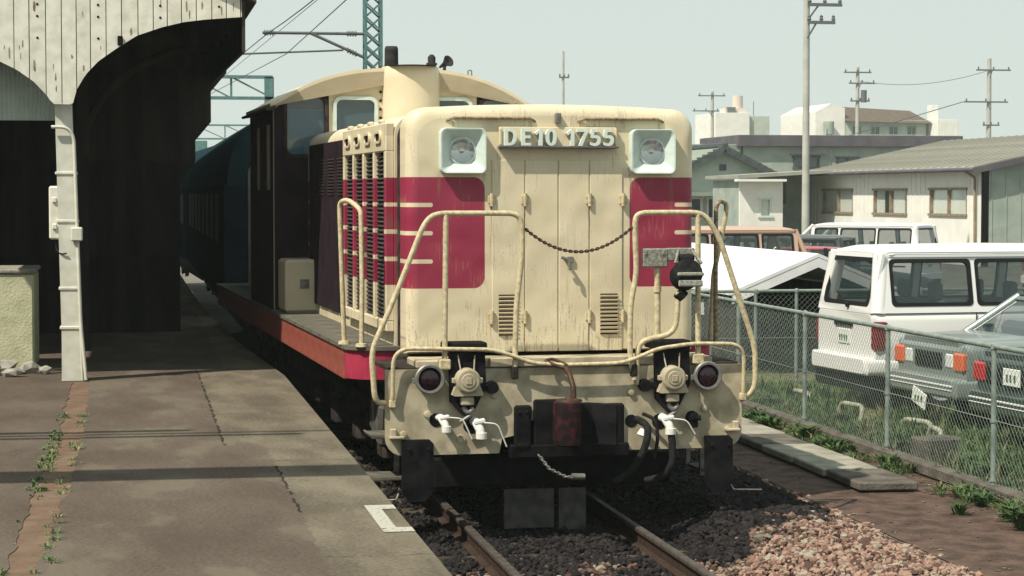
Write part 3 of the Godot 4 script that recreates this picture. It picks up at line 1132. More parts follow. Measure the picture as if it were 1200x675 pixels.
	# ribbed panel hanging behind the left arch
	var cp := MB.new()
	for i in 46:
		var x0 := -2.6 + i * 0.041
		cp.quad(Vector3(x0, 3.2, zf - 0.4), Vector3(x0 + 0.02, 3.2, zf - 0.385), Vector3(x0 + 0.02, 4.2, zf - 0.385), Vector3(x0, 4.2, zf - 0.4), Vector3(-0.5, 0, 1))
		cp.quad(Vector3(x0 + 0.02, 3.2, zf - 0.385), Vector3(x0 + 0.041, 3.2, zf - 0.4), Vector3(x0 + 0.041, 4.2, zf - 0.4), Vector3(x0 + 0.02, 4.2, zf - 0.385), Vector3(0.5, 0, 1))
	cp.box(Vector3(-1.66, 3.7, zf - 0.42), Vector3(1.88, 1.0, 0.02))
	part("ribbed_panel", cp, M.corrugated, t, "pale green ribbed panel behind the left arch")

func make_station() -> void:
	# the station building: tall dark boarded wall left of the canopy, out of which the shade comes
	var t := thing("station_building", "dark boarded station building behind the canopy posts", "building", Vector3(-3.2, 0.75, -22.9))
	var w := MB.new()
	w.prism(PackedVector2Array([Vector2(-9.0, 0), Vector2(0, 0), Vector2(0, 6.4), Vector2(-4.5, 8.2), Vector2(-9.0, 6.4)]), 0.0, -26.0)
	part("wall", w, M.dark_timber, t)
	var r := MB.new()
	for s in [-1, 1]:
		r.prism(PackedVector2Array([Vector2(-4.5, 8.22), Vector2(-4.5 + s * 5.1, 6.18), Vector2(-4.5 + s * 5.1, 6.32), Vector2(-4.5, 8.38)]), 0.5, -26.5)
	part("roof", r, M.house_tile, t)
	for i in 5:
		var f := MB.new()
		f.box(Vector3(0.03, 1.7, -2.4 - i * 4.4), Vector3(0.06, 1.3, 1.7), 0.01)
		var o := part("window", f, M.window_frame, t)
		var g := MB.new()
		for s in [-0.42, 0.42]:
			g.box(Vector3(0.065, 1.7, -2.4 - i * 4.4 + s), Vector3(0.02, 1.15, 0.74))
		part("pane", g, plain("dark_pane", Color(0.05, 0.06, 0.07), 0.1), o)
	var wing := thing("added_wing", "added low boarded wing out of view that cuts skylight from the left", "building", Vector3(-3.3, 0.75, -7.0))  # added outside the view to block low skylight from the left
	w = MB.new()
	w.prism(PackedVector2Array([Vector2(-8.0, 0), Vector2(0, 0), Vector2(0, 2.45), Vector2(-4.0, 3.6), Vector2(-8.0, 2.45)]), 0.0, -15.85)
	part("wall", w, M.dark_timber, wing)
	r = MB.new()
	for s in [-1, 1]:
		r.prism(PackedVector2Array([Vector2(-4.0, 3.62), Vector2(-4.0 + s * 4.2, 2.41), Vector2(-4.0 + s * 4.2, 2.50), Vector2(-4.0, 3.74)]), 0.2, -15.84)
	part("roof", r, M.house_tile, wing)
	var fc := thing("platform_canopy", "added farther canopy roof behind the end wall shading the coaches and platform", "canopy", Vector3(-0.35, 0, -33.02), 0.02)  # added out of sight to keep sun off coaches and far platform
	r = MB.new()
	for s in [-1, 1]:
		r.prism(PackedVector2Array([Vector2(-0.75, 5.05), Vector2(-0.75 + s * 2.25, 4.2), Vector2(-0.75 + s * 2.25, 4.3), Vector2(-0.75, 5.17)]), 0.0, -30.0)
	part("roof", r, M.soffit, fc)
	for k in 7:
		var p := MB.new()
		p.box(Vector3(-0.75, 2.85, -1.0 - k * 4.5), Vector3(0.16, 4.3, 0.16), 0.01)
		part("post", p, M.dark_timber, fc)
	# low wall block by the post and the broken kerb at its foot
	var b := thing("concrete_stand", "weathered cream concrete block behind the white post", "block", Vector3(-1.45, 0.75, -22.6))
	var m := MB.new()
	m.box(Vector3(-0.2, 0.48, -0.1), Vector3(1.35, 0.96, 1.15), 0.02)
	part("block", m, M.cream_concrete, b)
	m = MB.new()
	m.box(Vector3(-0.2, 0.985, -0.1), Vector3(1.39, 0.05, 1.19), 0.015)
	part("cap", m, M.concrete, b)
	var sd := 300
	for e in [[-1.28, -21.6, 0.17, 0.09], [-1.02, -21.75, 0.11, 0.07], [-1.15, -21.35, 0.12, 0.05], [-0.85, -21.6, 0.07, 0.045], [-1.42, -21.5, 0.14, 0.13]]:
		var o := place(numbered("broken_stone"), stone_mesh(sd), M.rubble, self, Transform3D(Basis(Vector3.UP, sd * 1.0).scaled(Vector3(e[2], e[3], e[2] * 0.8)), Vector3(e[0], 0.75 + e[3] * 0.75, e[1])))
		o.set_meta("label", "lump of broken concrete at the foot of the cream block")
		o.set_meta("category", "rubble")
		o.set_meta("group", "rubble at the foot of the cream block")
		sd += 1

# ---------------------------------------------------------------- locomotive (local: z = 0 is the end beam, -z goes back)
func hood_ring(inset: float, z: float, hw := 1.14, y0 := 1.285, y1 := 3.165) -> Array:
	var o := []
	var r := 0.17
	var c := -0.02
	var w := hw - inset
	for k in 9:
		var a := PI / 2 * k / 8.0
		o.append(Vector3(c + w - r + r * cos(a), y1 - inset - r + r * sin(a), z))
	for k in range(1, 6):
		var t := k / 6.0
		var x := lerpf(w - r, -(w - r), t)
		o.append(Vector3(c + x, y1 - inset + 0.03 * (1.0 - pow(x / (w - r), 2.0)), z))
	for k in 9:
		var a := PI / 2 + PI / 2 * k / 8.0
		o.append(Vector3(c - (w - r) + r * cos(a), y1 - inset - r + r * sin(a), z))
	o.append(Vector3(c - w, y0 + minf(inset, 0.02), z))
	o.append(Vector3(c + w, y0 + minf(inset, 0.02), z))
	return o

func make_locomotive() -> void:
	var L := thing("diesel_locomotive", "cream and red diesel locomotive with front handrails standing at the platform", "locomotive", LOCO_AT, LOCO_TURN)
	var F := -0.38
	var uvn := func(p: Vector3, _n: Vector3) -> Vector2:
		return Vector2((p.x + 1.2) / 2.4, (3.25 - p.y) / 2.05)
	var uvs := func(p: Vector3, _n: Vector3) -> Vector2:
		return Vector2(-p.z / 8.0, (3.25 - p.y) / 2.05)
	# nose shell
	var mb := MB.new()
	mb.uvf = uvn
	var rings := []
	for k in 7:
		var a := PI / 2 * k / 6.0
		rings.append(hood_ring(0.09 * (1.0 - sin(a)), F - 0.09 * (1.0 - cos(a))))
	rings.append(hood_ring(0.0, -0.66))
	mb.loft(rings, true, true)
	var nose := part("hood_front", mb, M.hood_front, L, "cream nose with crimson side panels and white stripes")
	# recessed dark air gap, then the long hood
	mb = MB.new()
	mb.loft([hood_ring(0.05, -0.655), hood_ring(0.05, -1.12)], false, false)
	part("air_gap", mb, M.grime, L)
	mb = MB.new()
	mb.uvf = uvs
	mb.loft([hood_ring(0.03, -1.10), hood_ring(0.03, -6.62)], true, false)
	part("hood", mb, M.hood_side, L)
	# doors of the nose
	var sx := [-0.502, -0.24, 0.023, 0.27, 0.537]
	for i in 4:
		mb = MB.new()
		mb.uvf = uvn
		mb.box(Vector3((sx[i] + sx[i + 1]) / 2, 2.03, F + 0.006), Vector3(sx[i + 1] - sx[i] - 0.008, 1.47, 0.010), 0.004)
		var d := part("door", mb, M.hood_front, nose)
	for x in [-0.502, -0.24, 0.27, 0.537]:
		for y in [2.461, 1.56]:
			mb = MB.new()
			mb.tube([Vector3(x, y - 0.05, F + 0.024), Vector3(x, y + 0.05, F + 0.024)], 0.015, 8)
			mb.box(Vector3(x, y, F + 0.015), Vector3(0.062, 0.066, 0.012), 0.003)
			part("hinge", mb, M.cream_rail, nose)
	for x in [[-0.446, -0.312], [0.358, 0.495]]:
		mb = MB.new()
		mb.box(Vector3((x[0] + x[1]) / 2, 1.577, F + 0.0145), Vector3(x[1] - x[0], 0.315, 0.004))
		var vb := part("vent", mb, M.grime, nose)
		mb = MB.new()
		for k in 10:
			mb.box(Vector3((x[0] + x[1]) / 2, 1.44 + k * 0.0305, F + 0.026), Vector3(x[1] - x[0] + 0.006, 0.021, 0.006), 0.002, Basis(Vector3.RIGHT, 0.7))
		part("slats", mb, M.cream, vb)
	# door handle
	mb = MB.new()
	mb.tube([Vector3(0.075, 2.005, F + 0.01), Vector3(0.075, 2.005, F + 0.09)], 0.013, 8)
	mb.tube(bend([Vector3(0.03, 2.02, F + 0.085), Vector3(0.09, 2.0, F + 0.085), Vector3(0.10, 1.92, F + 0.085)], 0.03), 0.012, 8)
	mb.box(Vector3(0.115, 2.0, F + 0.02), Vector3(0.05, 0.05, 0.03), 0.006)
	part("handle", mb, M.steel, nose)
	# rain strips above the lamps, marker block between them
	for q in [[-0.85, -0.159, 1], [0.179, 0.862, -1]]:
		mb = MB.new()
		var x0: float = q[0]
		var x1: float = q[1]
		mb.tube(bend([Vector3(x0, 3.06, F - 0.005), Vector3(x0 + 0.05, 3.083, F + 0.03), Vector3(x1 - 0.05, 3.083, F + 0.03), Vector3(x1, 3.06, F - 0.005)], 0.03), 0.011, 8)
		mb.box(Vector3((x0 + x1) / 2, 3.088, F + 0.012), Vector3(x1 - x0 - 0.10, 0.008, 0.045))
		part("rain_strip", mb, M.rusty, nose)
	mb = MB.new()
	mb.box(Vector3(0.016, 3.085, F + 0.025), Vector3(0.045, 0.08, 0.05), 0.006)
	part("lamp_bracket", mb, M.steel, nose)
	# head lamps: square dished surround, reflector, glass
	for hx in [-0.732, 0.765]:
		var c := Vector3(hx, 2.832, F)
		mb = MB.new()
		var rr := []
		var sq := rrect(0.355, 0.345, 0.045, 5)
		for e in [[0.0, 1.0, 0.0], [0.078, 1.0, 0.0], [0.085, 0.98, 0.0], [0.082, 0.92, 0.0], [0.014, 0.0, 1.0], [-0.06, 0.0, 1.0]]:
			var r1 := []
			for k in sq.size():
				var p: Vector2 = sq[k]
				if e[2] > 0.5:
					p = p.normalized() * 0.108
				else:
					p = p * e[1]
				r1.append(c + Vector3(p.x, p.y, e[0]))
			rr.append(r1)
		# outer band
		mb.loft([rr[0], rr[1], rr[2], rr[3]], false, false)
		for k in sq.size():
			var k2 := (k + 1) % sq.size()
			mb.quad(rr[3][k], rr[3][k2], rr[4][k2], rr[4][k], Vector3(0, 0, 1))
		var hl := part("headlight", mb, M.pale_green, L)
		mb = MB.new()
		mb.lathe([Vector2(0.112, 0.010), Vector2(0.106, 0.030), Vector2(0.094, 0.032), Vector2(0.092, 0.004)], Transform3D(Basis(Vector3.RIGHT, PI / 2), c), 28)
		part("lamp_ring", mb, M.pale_green, hl)
		mb = MB.new()
		mb.lathe([Vector2(0.002, 0.004), Vector2(0.03, 0.0065), Vector2(0.055, 0.0135), Vector2(0.075, 0.0225), Vector2(0.092, 0.033)], Transform3D(Basis(Vector3.RIGHT, PI / 2), c), 28)
		mb.lathe([Vector2(0.0, 0.022), Vector2(0.018, 0.018), Vector2(0.02, 0.006)], Transform3D(Basis(Vector3.RIGHT, PI / 2), c), 12)
		part("reflector", mb, M.mirror, hl)
		mb = MB.new()
		mb.lathe([Vector2(0.0, 0.052), Vector2(0.05, 0.047), Vector2(0.093, 0.034)], Transform3D(Basis(Vector3.RIGHT, PI / 2), c), 28)
		part("glass", mb, M.lamp_glass, hl)
	# number board with raised letters
	mb = MB.new()
	mb.box(Vector3(0.016, 2.942, F + 0.018), Vector3(0.925, 0.15, 0.022), 0.004)
	for x in [-0.44, 0.472]:
		mb.box(Vector3(x, 2.942, F + 0.032), Vector3(0.018, 0.13, 0.03), 0.004)
	var nb := part("number_board", mb, M.cream, L)
	mb = MB.new()
	mb.box(Vector3(0.016, 2.862, F + 0.045), Vector3(0.935, 0.014, 0.09), 0.003)
	part("ledge", mb, M.parapet, nb)
	var fnt := SystemFont.new()
	fnt.font_names = PackedStringArray(["Droid Sans"])
	fnt.font_weight = 700
	# characters are cut one by one, as separate metal letters
	var chars := "DE101755"
	var cx := [-0.367, -0.245, -0.150, -0.050, 0.100, 0.197, 0.300, 0.405]
	for i in 8:
		var tm := TextMesh.new()
		tm.font = fnt
		tm.text = chars[i]
		tm.font_size = 64
		tm.pixel_size = 0.002
		tm.depth = 0.05
		tm.curve_step = 2.0
		var ab := tm.get_aabb()
		var sc := 0.128 / ab.size.y
		var wx := minf(sc, 0.092 / ab.size.x)
		var ctr := ab.get_center()
		place("letter", tm, M.letter, nb, Transform3D(Basis.IDENTITY.scaled(Vector3(wx, sc, 1.0)), Vector3(cx[i] - ctr.x * wx, 2.937 - ctr.y * sc, F + 0.06)))
	make_loco_sides(L, uvs)
	make_loco_beam(L)
	make_loco_rails(L)
	make_loco_cab(L)
	make_loco_under(L)

func make_loco_sides(L: Node3D, uvs: Callable) -> void:
	for s in [-1.0, 1.0]:
		var x0: float = -0.02 + s * 1.145
		var mb := MB.new()
		mb.uvf = uvs
		# frame of the radiator louvres: bands and pillars
		var z0 := -1.13
		var z1 := -3.55
		mb.box(Vector3(x0, 2.955, (z0 + z1) / 2), Vector3(0.07, 0.23, z0 - z1), 0.01)
		mb.box(Vector3(x0, 1.455, (z0 + z1) / 2), Vector3(0.07, 0.09, z0 - z1), 0.01)
		var pil := [-1.13, -1.22, -1.74, -1.80, -2.32, -2.38, -2.90, -2.96, -3.48, -3.55]
		for k in range(0, 10, 2):
			mb.box(Vector3(x0, 2.17, (pil[k] + pil[k + 1]) / 2), Vector3(0.068, 1.345, absf(pil[k + 1] - pil[k])), 0.006)
		var fr := part("louvre_frame", mb, M.hood_side, L)
		mb = MB.new()
		mb.box(Vector3(x0 - s * 0.03, 2.17, -2.34), Vector3(0.01, 1.4, 2.38))
		part("louvre_back", mb, M.black, fr)
		for k in range(1, 9, 2):
			mb = MB.new()
			mb.uvf = uvs
			var zm: float = (pil[k] + pil[k + 1]) / 2
			var wd: float = absf(pil[k + 1] - pil[k])
			for q in 38:
				mb.box(Vector3(x0 - s * 0.004, 1.52 + q * 0.0348, zm), Vector3(0.036, 0.005, wd), 0.0, Basis(Vector3.BACK, -s * 0.7))
			part("louvre", mb, M.slat, fr)
		# oval hand holes along the top band
		for k in 4:
			mb = MB.new()
			mb.ring(rrect(0.30, 0.10, 0.045, 4), rrect(0.25, 0.06, 0.028, 4), 0.0, 0.02, Transform3D(Basis(Vector3(0, 0, -s), Vector3.UP, Vector3(s, 0, 0)), Vector3(x0 + s * 0.032, 2.96, -1.47 - k * 0.58)))
			var hh := part("hand_hole", mb, M.cream, fr)
			mb = MB.new()
			mb.box(Vector3(x0 + s * 0.037, 2.96, -1.47 - k * 0.58), Vector3(0.004, 0.06, 0.25))
			part("hole", mb, M.black, hh)
			mb = MB.new()
			mb.box(Vector3(x0 + s * 0.01, 3.085, -1.47 - k * 0.58), Vector3(0.04, 0.035, 0.16), 0.01)
			part("lifting_lug", mb, M.cream, fr)
		# engine room doors further back
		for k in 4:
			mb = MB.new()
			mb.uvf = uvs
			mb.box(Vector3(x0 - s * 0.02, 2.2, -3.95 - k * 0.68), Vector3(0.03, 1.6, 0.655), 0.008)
			var d := part("side_door", mb, M.maroon, L)  # door colour carries the shade on the rear hood
			mb = MB.new()
			for q in 12:
				mb.box(Vector3(x0 - s * 0.002, 2.5 + q * 0.03, -3.95 - k * 0.68), Vector3(0.012, 0.016, 0.4), 0.003)
			part("vent", mb, M.grime, d)
		# cream locker on the walkway in front of the cab
		mb = MB.new()
		mb.box(Vector3(s * 1.20 - 0.02, 1.575, -6.27), Vector3(0.46, 0.54, 0.68), 0.03)
		var lk := part("locker", mb, M.cream, L)
		mb = MB.new()
		mb.box(Vector3(s * 1.24 - 0.02, 1.60, -5.925), Vector3(0.09, 0.09, 0.015), 0.004)
		part("latch", mb, M.steel, lk)
		# footplate with its red edge, rounded at the front corner
		var pl := PackedVector2Array()
		var hw := 1.53
		pl.append(Vector2(0.9, 0.95))
		for k in 7:
			var a := PI / 2 * k / 6.0
			pl.append(Vector2(hw - 0.28 + 0.28 * sin(a), 1.23 - 0.28 * cos(a)))
		pl.append(Vector2(hw, 13.5))
		pl.append(Vector2(0.9, 13.5))
		var lay := Transform3D(Basis(Vector3(s, 0, 0), Vector3(0, 0, -1), Vector3(0, 1, 0)), Vector3.ZERO)
		mb = MB.new()
		mb.prism(pl, 1.275, 1.305, lay)
		part("footplate", mb, M.deck, L)
		var band := []
		for k in 7:
			var a := PI / 2 * k / 6.0
			band.append(Vector3(s * (hw - 0.30 + 0.28 * sin(a)), 0, -(1.25 - 0.28 * cos(a))))
		band.push_front(Vector3(s * 1.0, 0, -0.97))
		mb = MB.new()
		for k in band.size() - 1:
			var a: Vector3 = band[k]
			var b: Vector3 = band[k + 1]
			var o := Vector3(s, 0, 1) if k > 0 else Vector3(0, 0, 1)
			var dn := Vector3(0, 1.045, 0)
			var up := Vector3(0, 1.274, 0)
			mb.quad(a + dn, b + dn, b + up, a + up, o)
			var ii := Vector3(-s * 0.03, 0, -0.03)
			mb.quad(a + dn + ii, b + dn + ii, b + up + ii, a + up + ii, -o)
			mb.quad(a + dn, b + dn, b + dn + ii, a + dn + ii, Vector3.DOWN)
		part("corner_sill", mb, M.sill_red, L, "bright red rounded corner of the footplate")
		mb = MB.new()
		mb.box(Vector3(s * (hw - 0.035), 1.15, -7.4), Vector3(0.03, 0.245, 12.2), 0.005)
		part("side_sill", mb, M.sill_faded, L)

func make_loco_beam(L: Node3D) -> void:
	# end beam plate with rounded lower corners and a notch for the coupler
	var pl := PackedVector2Array()
	var hw := 1.385
	for q in [[hw, 1.20], [hw, 0.56]]:
		pass
	pl.append(Vector2(-hw, 1.20))
	for k in 6:
		var a := PI + PI / 2 * k / 5.0
		pl.append(Vector2(-hw + 0.13 + 0.13 * cos(a), 0.69 + 0.13 * sin(a)))
	pl.append(Vector2(-0.52, 0.56)); pl.append(Vector2(-0.50, 0.67)); pl.append(Vector2(-0.41, 0.69)); pl.append(Vector2(-0.41, 0.80)); pl.append(Vector2(0.44, 0.80)); pl.append(Vector2(0.44, 0.56))
	for k in 6:
		var a := PI * 1.5 + PI / 2 * k / 5.0
		pl.append(Vector2(hw - 0.13 + 0.13 * cos(a), 0.69 + 0.13 * sin(a)))
	pl.append(Vector2(hw, 1.20))
	var mb := MB.new()
	mb.prism(pl, -0.03, 0.0)
	var B := part("end_beam", mb, M.beam, L, "dirty cream end beam with lamps, hoses and coupler")
	mb = MB.new()
	mb.box(Vector3(0.0, 1.235, -0.22), Vector3(2.3, 0.06, 0.42), 0.01)
	mb.box(Vector3(-0.05, 1.245, 0.005), Vector3(1.1, 0.07, 0.05), 0.008)
	part("end_step", mb, M.beam, B)
	mb = MB.new()
	mb.box(Vector3(0, 1.203, -0.4), Vector3(2.72, 0.03, 0.76), 0.004)
	part("shelf", mb, M.grime, B)
	mb = MB.new()
	mb.box(Vector3(0, 0.98, -0.5), Vector3(1.9, 0.4, 0.9), 0.02)
	part("frame_end", mb, M.black, B)
	# black corner brackets down to the rails
	for e in [[-1.265, -1.03, 0.68], [1.085, 1.30, 0.655]]:
		mb = MB.new()
		var x0: float = e[0]
		var x1: float = e[1]
		mb.prism(PackedVector2Array([Vector2(x0, 0.28), Vector2(x0 + 0.05, 0.22), Vector2(x1 - 0.06, 0.22), Vector2(x1, 0.30), Vector2(x1, e[2] - 0.03), Vector2(x1 - 0.03, e[2]), Vector2(x0, e[2])]), 0.004, 0.05)
		for q in [Vector2(x0 + 0.05, e[2] - 0.07), Vector2(x1 - 0.04, e[2] - 0.07)]:
			mb.lathe([Vector2(0, 0.02), Vector2(0.013, 0.016), Vector2(0.016, 0)], Transform3D(Basis(Vector3.RIGHT, PI / 2), Vector3(q.x, q.y, 0.05)), 8)
		part("rail_guard", mb, M.black, B)
	# tail lamps
	for e in [[-1.066, 1.135], [1.084, 1.121]]:
		mb = MB.new()
		var xf := Transform3D(Basis(Vector3.RIGHT, PI / 2), Vector3(e[0], e[1], 0.0))
		mb.lathe([Vector2(0.098, -0.02), Vector2(0.098, 0.06), Vector2(0.112, 0.07), Vector2(0.112, 0.10), Vector2(0.104, 0.108), Vector2(0.088, 0.106), Vector2(0.086, 0.06)], xf, 28)
		mb.box(Vector3(e[0] - 0.118, e[1] - 0.01, 0.085), Vector3(0.025, 0.04, 0.025), 0.004)
		var tl := part("tail_lamp", mb, M.steel, B)
		mb = MB.new()
		mb.lathe([Vector2(0.0, 0.105), Vector2(0.035, 0.102), Vector2(0.065, 0.09), Vector2(0.087, 0.065)], xf, 28)
		part("lens", mb, M.lens_red, tl)
	# jumper sockets with cream covers on black mounts
	for e in [[-0.783, 1.12], [0.805, 1.112]]:
		var x: float = e[0]
		var y: float = e[1]
		mb = MB.new()
		mb.prism(PackedVector2Array([Vector2(x - 0.13, y + 0.225), Vector2(x + 0.14, y + 0.225), Vector2(x + 0.15, y - 0.05), Vector2(x + 0.06, y - 0.23), Vector2(x - 0.02, y - 0.27), Vector2(x - 0.12, y - 0.16)]), 0.003, 0.06)
		mb.box(Vector3(x, y + 0.25, -0.05), Vector3(0.32, 0.06, 0.2), 0.01)
		mb.lathe([Vector2(0.0, 0.07), Vector2(0.045, 0.07), Vector2(0.05, 0.0)], Transform3D(Basis(Vector3.RIGHT, PI / 2), Vector3(x + (0.20 if x < 0 else -0.20), y - 0.06, 0.0)), 14)
		mb.box(Vector3(x + (0.16 if x < 0 else -0.16), y - 0.06, 0.04), Vector3(0.10, 0.05, 0.04), 0.008)
		var mnt := part("socket_mount", mb, M.black, B)
		mb = MB.new()
		mb.prism(PackedVector2Array([Vector2(x - 0.075, y), Vector2(x + 0.075, y), Vector2(x + 0.12, y - 0.105), Vector2(x + 0.10, y - 0.115), Vector2(x - 0.10, y - 0.115), Vector2(x - 0.12, y - 0.105)]), 0.06, 0.12)
		mb.lathe([Vector2(0.0, 0.155), Vector2(0.05, 0.155), Vector2(0.055, 0.148), Vector2(0.078, 0.148), Vector2(0.092, 0.138), Vector2(0.095, 0.06)], Transform3D(Basis(Vector3.RIGHT, PI / 2), Vector3(x, y, 0.0)), 24)
		mb.box(Vector3(x, y - 0.155, 0.08), Vector3(0.10, 0.06, 0.05), 0.008)
		for s in [-0.06, 0.06]:
			mb.tube([Vector3(x + s * 0.8, y + 0.06, 0.10), Vector3(x + s * 1.1, y + 0.20, 0.05)], 0.006, 6)
		for s in [-0.1, 0.1]:
			mb.box(Vector3(x + s, y, 0.09), Vector3(0.03, 0.04, 0.05), 0.006)
		var cov := part("socket_cover", mb, M.beam, mnt)
		mb = MB.new()
		mb.box(Vector3(x, y, 0.157), Vector3(0.045, 0.05, 0.008), 0.003)
		part("boss", mb, M.beam, cov)
		mb = MB.new()
		mb.tube(bend([Vector3(x - 0.03, y - 0.2, 0.06), Vector3(x + 0.01, y - 0.25, 0.08), Vector3(x + 0.05, y - 0.21, 0.07)], 0.03), 0.02, 8)
		mb.tube([Vector3(x - 0.05, y - 0.31, 0.07), Vector3(x + 0.03, y - 0.26, 0.08)], 0.014, 6)
		part("drain_cock", mb, M.steel, mnt)
	# white brake pipe cocks
	for e in [[-0.955, 0.80, 0.0, 0.81], [-0.69, 0.755, 0.0, 0.95], [0.535, 0.70, 0.0, 0.75], [0.775, 0.752, 0.0, 0.92]]:
		var x: float = e[0]
		var y: float = e[1]
		var k: float = e[3]
		mb = MB.new()
		var ox := -0.045 if x != 0.535 else -0.03
		mb.lathe([Vector2(0.0, 0.004), Vector2(0.062 * k, 0.004), Vector2(0.066 * k, 0.0)], Transform3D(Basis(Vector3.RIGHT, PI / 2), Vector3(x + ox, y + 0.02 + (0.06 if x == 0.535 else 0.0), 0.0)), 20)
		var hole := part("pipe_hole", mb, M.black, B)
		mb = MB.new()
		mb.tube([Vector3(x - 0.03, y + 0.055 * k, -0.02), Vector3(x - 0.02, y + 0.05 * k, 0.06), Vector3(x, y, 0.10), Vector3(x + 0.012, y - 0.06 * k, 0.10)], 0.036 * k, 12)
		mb.lathe([Vector2(0.0, 0.05), Vector2(0.045 * k, 0.045), Vector2(0.045 * k, 0.0), Vector2(0.0, 0.0)], Transform3D(Basis.IDENTITY, Vector3(x + 0.012, y - 0.075 * k, 0.10)), 12)
		mb.box(Vector3(x, y + 0.06 * k, 0.09), Vector3(0.09, 0.035, 0.05) * k, 0.008, Basis(Vector3.BACK, 0.2))
		if x > 0.5 and x < 0.6:
			mb = MB.new()
			mb.lathe([Vector2(0.0, 0.05), Vector2(0.03, 0.05), Vector2(0.042, 0.0), Vector2(0.0, -0.01)], Transform3D(Basis(Vector3.BACK, -0.4), Vector3(x + 0.02, y - 0.02, 0.12)), 12)
		part("cock", mb, M.white_iron, hole)
		if e[3] > 0.8:
			mb = MB.new()
			mb.tube(bend([Vector3(x + 0.03, y + 0.05, 0.12), Vector3(x + 0.13, y + 0.04, 0.13), Vector3(x + 0.20, y - 0.14 * (k if x < 0.0 else 0.5), 0.12)], 0.04), 0.006, 6)
			part("cock_handle", mb, M.white_iron, hole)
	# flexible hoses at the right
	for e in [[[0.53, 0.80, 0.05], [0.60, 0.76, 0.16], [0.57, 0.60, 0.18], [0.48, 0.42, 0.14], [0.34, 0.33, 0.1]], [[0.79, 0.69, 0.10], [0.80, 0.60, 0.11], [0.80, 0.46, 0.12], [0.74, 0.36, 0.08], [0.62, 0.32, 0.0]], [[0.58, 0.84, 0.05], [0.67, 0.80, 0.1], [0.69, 0.66, 0.1], [0.66, 0.5, 0.1]]]:
		mb = MB.new()
		var pts := []
		for p in e:
			pts.append(Vector3(p[0], p[1], p[2]))
		mb.tube(bend(pts, 0.08, 5), 0.028 if e.size() == 5 else 0.014, 10)
		var ho := part("hose", mb, M.rubber, B)
	mb = MB.new()
	mb.lathe([Vector2(0.0, 0.10), Vector2(0.03, 0.09), Vector2(0.045, 0.05), Vector2(0.05, 0.0)], Transform3D(Basis(Vector3.RIGHT, PI / 2), Vector3(0.985, 0.80, 0.0)), 14)
	mb.tube([Vector3(0.985, 0.80, 0.08), Vector3(1.03, 0.80, 0.09)], 0.02, 8)
	mb.box(Vector3(0.985, 0.75, 0.05), Vector3(0.06, 0.05, 0.06), 0.01)
	part("valve", mb, M.black, B)
	for e in [[-1.07, 0.865], [-0.815, 0.675], [1.08, 0.865], [-0.56, 1.0], [0.5, 1.0], [-1.25, 0.72], [1.27, 0.70]]:
		mb = MB.new()
		mb.lathe([Vector2(0.0, 0.025), Vector2(0.022, 0.022), Vector2(0.026, 0.0)] if absf(e[1] - 0.675) > 0.001 else [Vector2(0.0, 0.004), Vector2(0.018, 0.004), Vector2(0.02, 0.012), Vector2(0.032, 0.012), Vector2(0.034, 0.0)], Transform3D(Basis(Vector3.RIGHT, PI / 2), Vector3(e[0], e[1], 0.0)), 12)
		part("bolt", mb, M.beam, B)
	for s in [-1.0, 1.0]:
		mb = MB.new()
		mb.box(Vector3(s * 1.305, 0.70, 0.03), Vector3(0.11, 0.02, 0.06), 0.005)
		mb.box(Vector3(s * 1.33, 0.73, 0.02), Vector3(0.05, 0.07, 0.04), 0.008)
		part("lug", mb, M.beam, B)
	# coupler: pocket plates, head, knuckle, lock lifter
	mb = MB.new()
	mb.box(Vector3(-0.345, 0.735, 0.02), Vector3(0.135, 0.37, 0.04), 0.015)
	mb.box(Vector3(-0.14, 0.76, 0.0), Vector3(0.24, 0.40, 0.06), 0.015)
	mb.box(Vector3(0.30, 0.74, 0.0), Vector3(0.29, 0.36, 0.06), 0.015)
	mb.box(Vector3(0.02, 0.57, -0.02), Vector3(0.92, 0.10, 0.12), 0.01)
	for y in [0.87, 0.62]:
		for x in [-0.375, -0.315]:
			mb.lathe([Vector2(0, 0.018), Vector2(0.012, 0.015), Vector2(0.014, 0)], Transform3D(Basis(Vector3.RIGHT, PI / 2), Vector3(x, y, 0.04)), 8)
	var C := part("coupler", mb, M.black, L)
	mb = MB.new()
	mb.box(Vector3(0.02, 0.80, 0.14), Vector3(0.20, 0.22, 0.36), 0.03)
	# guard arm side of the head
	var gp := PackedVector2Array([Vector2(-0.02, 0.22), Vector2(0.10, 0.20), Vector2(0.20, 0.28), Vector2(0.285, 0.44), Vector2(0.25, 0.50), Vector2(0.17, 0.44), Vector2(0.10, 0.36), Vector2(-0.02, 0.34)])
	mb.prism(gp, 0.66, 0.95, Transform3D(Basis(Vector3(1, 0, 0), Vector3(0, 0, 1), Vector3(0, 1, 0)), Vector3.ZERO))
	part("head", mb, M.black, C)
	mb = MB.new()
	var kp := []
	var kr := rrect(0.20, 0.20, 0.075, 5)
	for e in [[0.655, 0.82], [0.665, 0.97], [0.69, 1.0], [0.95, 1.0], [0.972, 0.97], [0.98, 0.82]]:
		var r1 := []
		for p in kr:
			r1.append(Vector3(-0.10 + p.x * e[1], e[0], 0.42 + p.y * e[1]))
		kp.append(r1)
	mb.loft(kp)
	part("knuckle", mb, M.coupler_red, C)
	mb = MB.new()
	mb.lathe([Vector2(0.0, 1.012), Vector2(0.03, 1.01), Vector2(0.035, 1.0), Vector2(0.095, 0.995), Vector2(0.10, 0.98)], Transform3D(Basis.IDENTITY, Vector3(-0.08, 0, 0.40)), 16)
	mb.tube(bend([Vector3(-0.02, 0.96, 0.30), Vector3(-0.02, 1.08, 0.28), Vector3(-0.03, 1.17, 0.2), Vector3(-0.04, 1.20, 0.12)], 0.03), 0.022, 8)
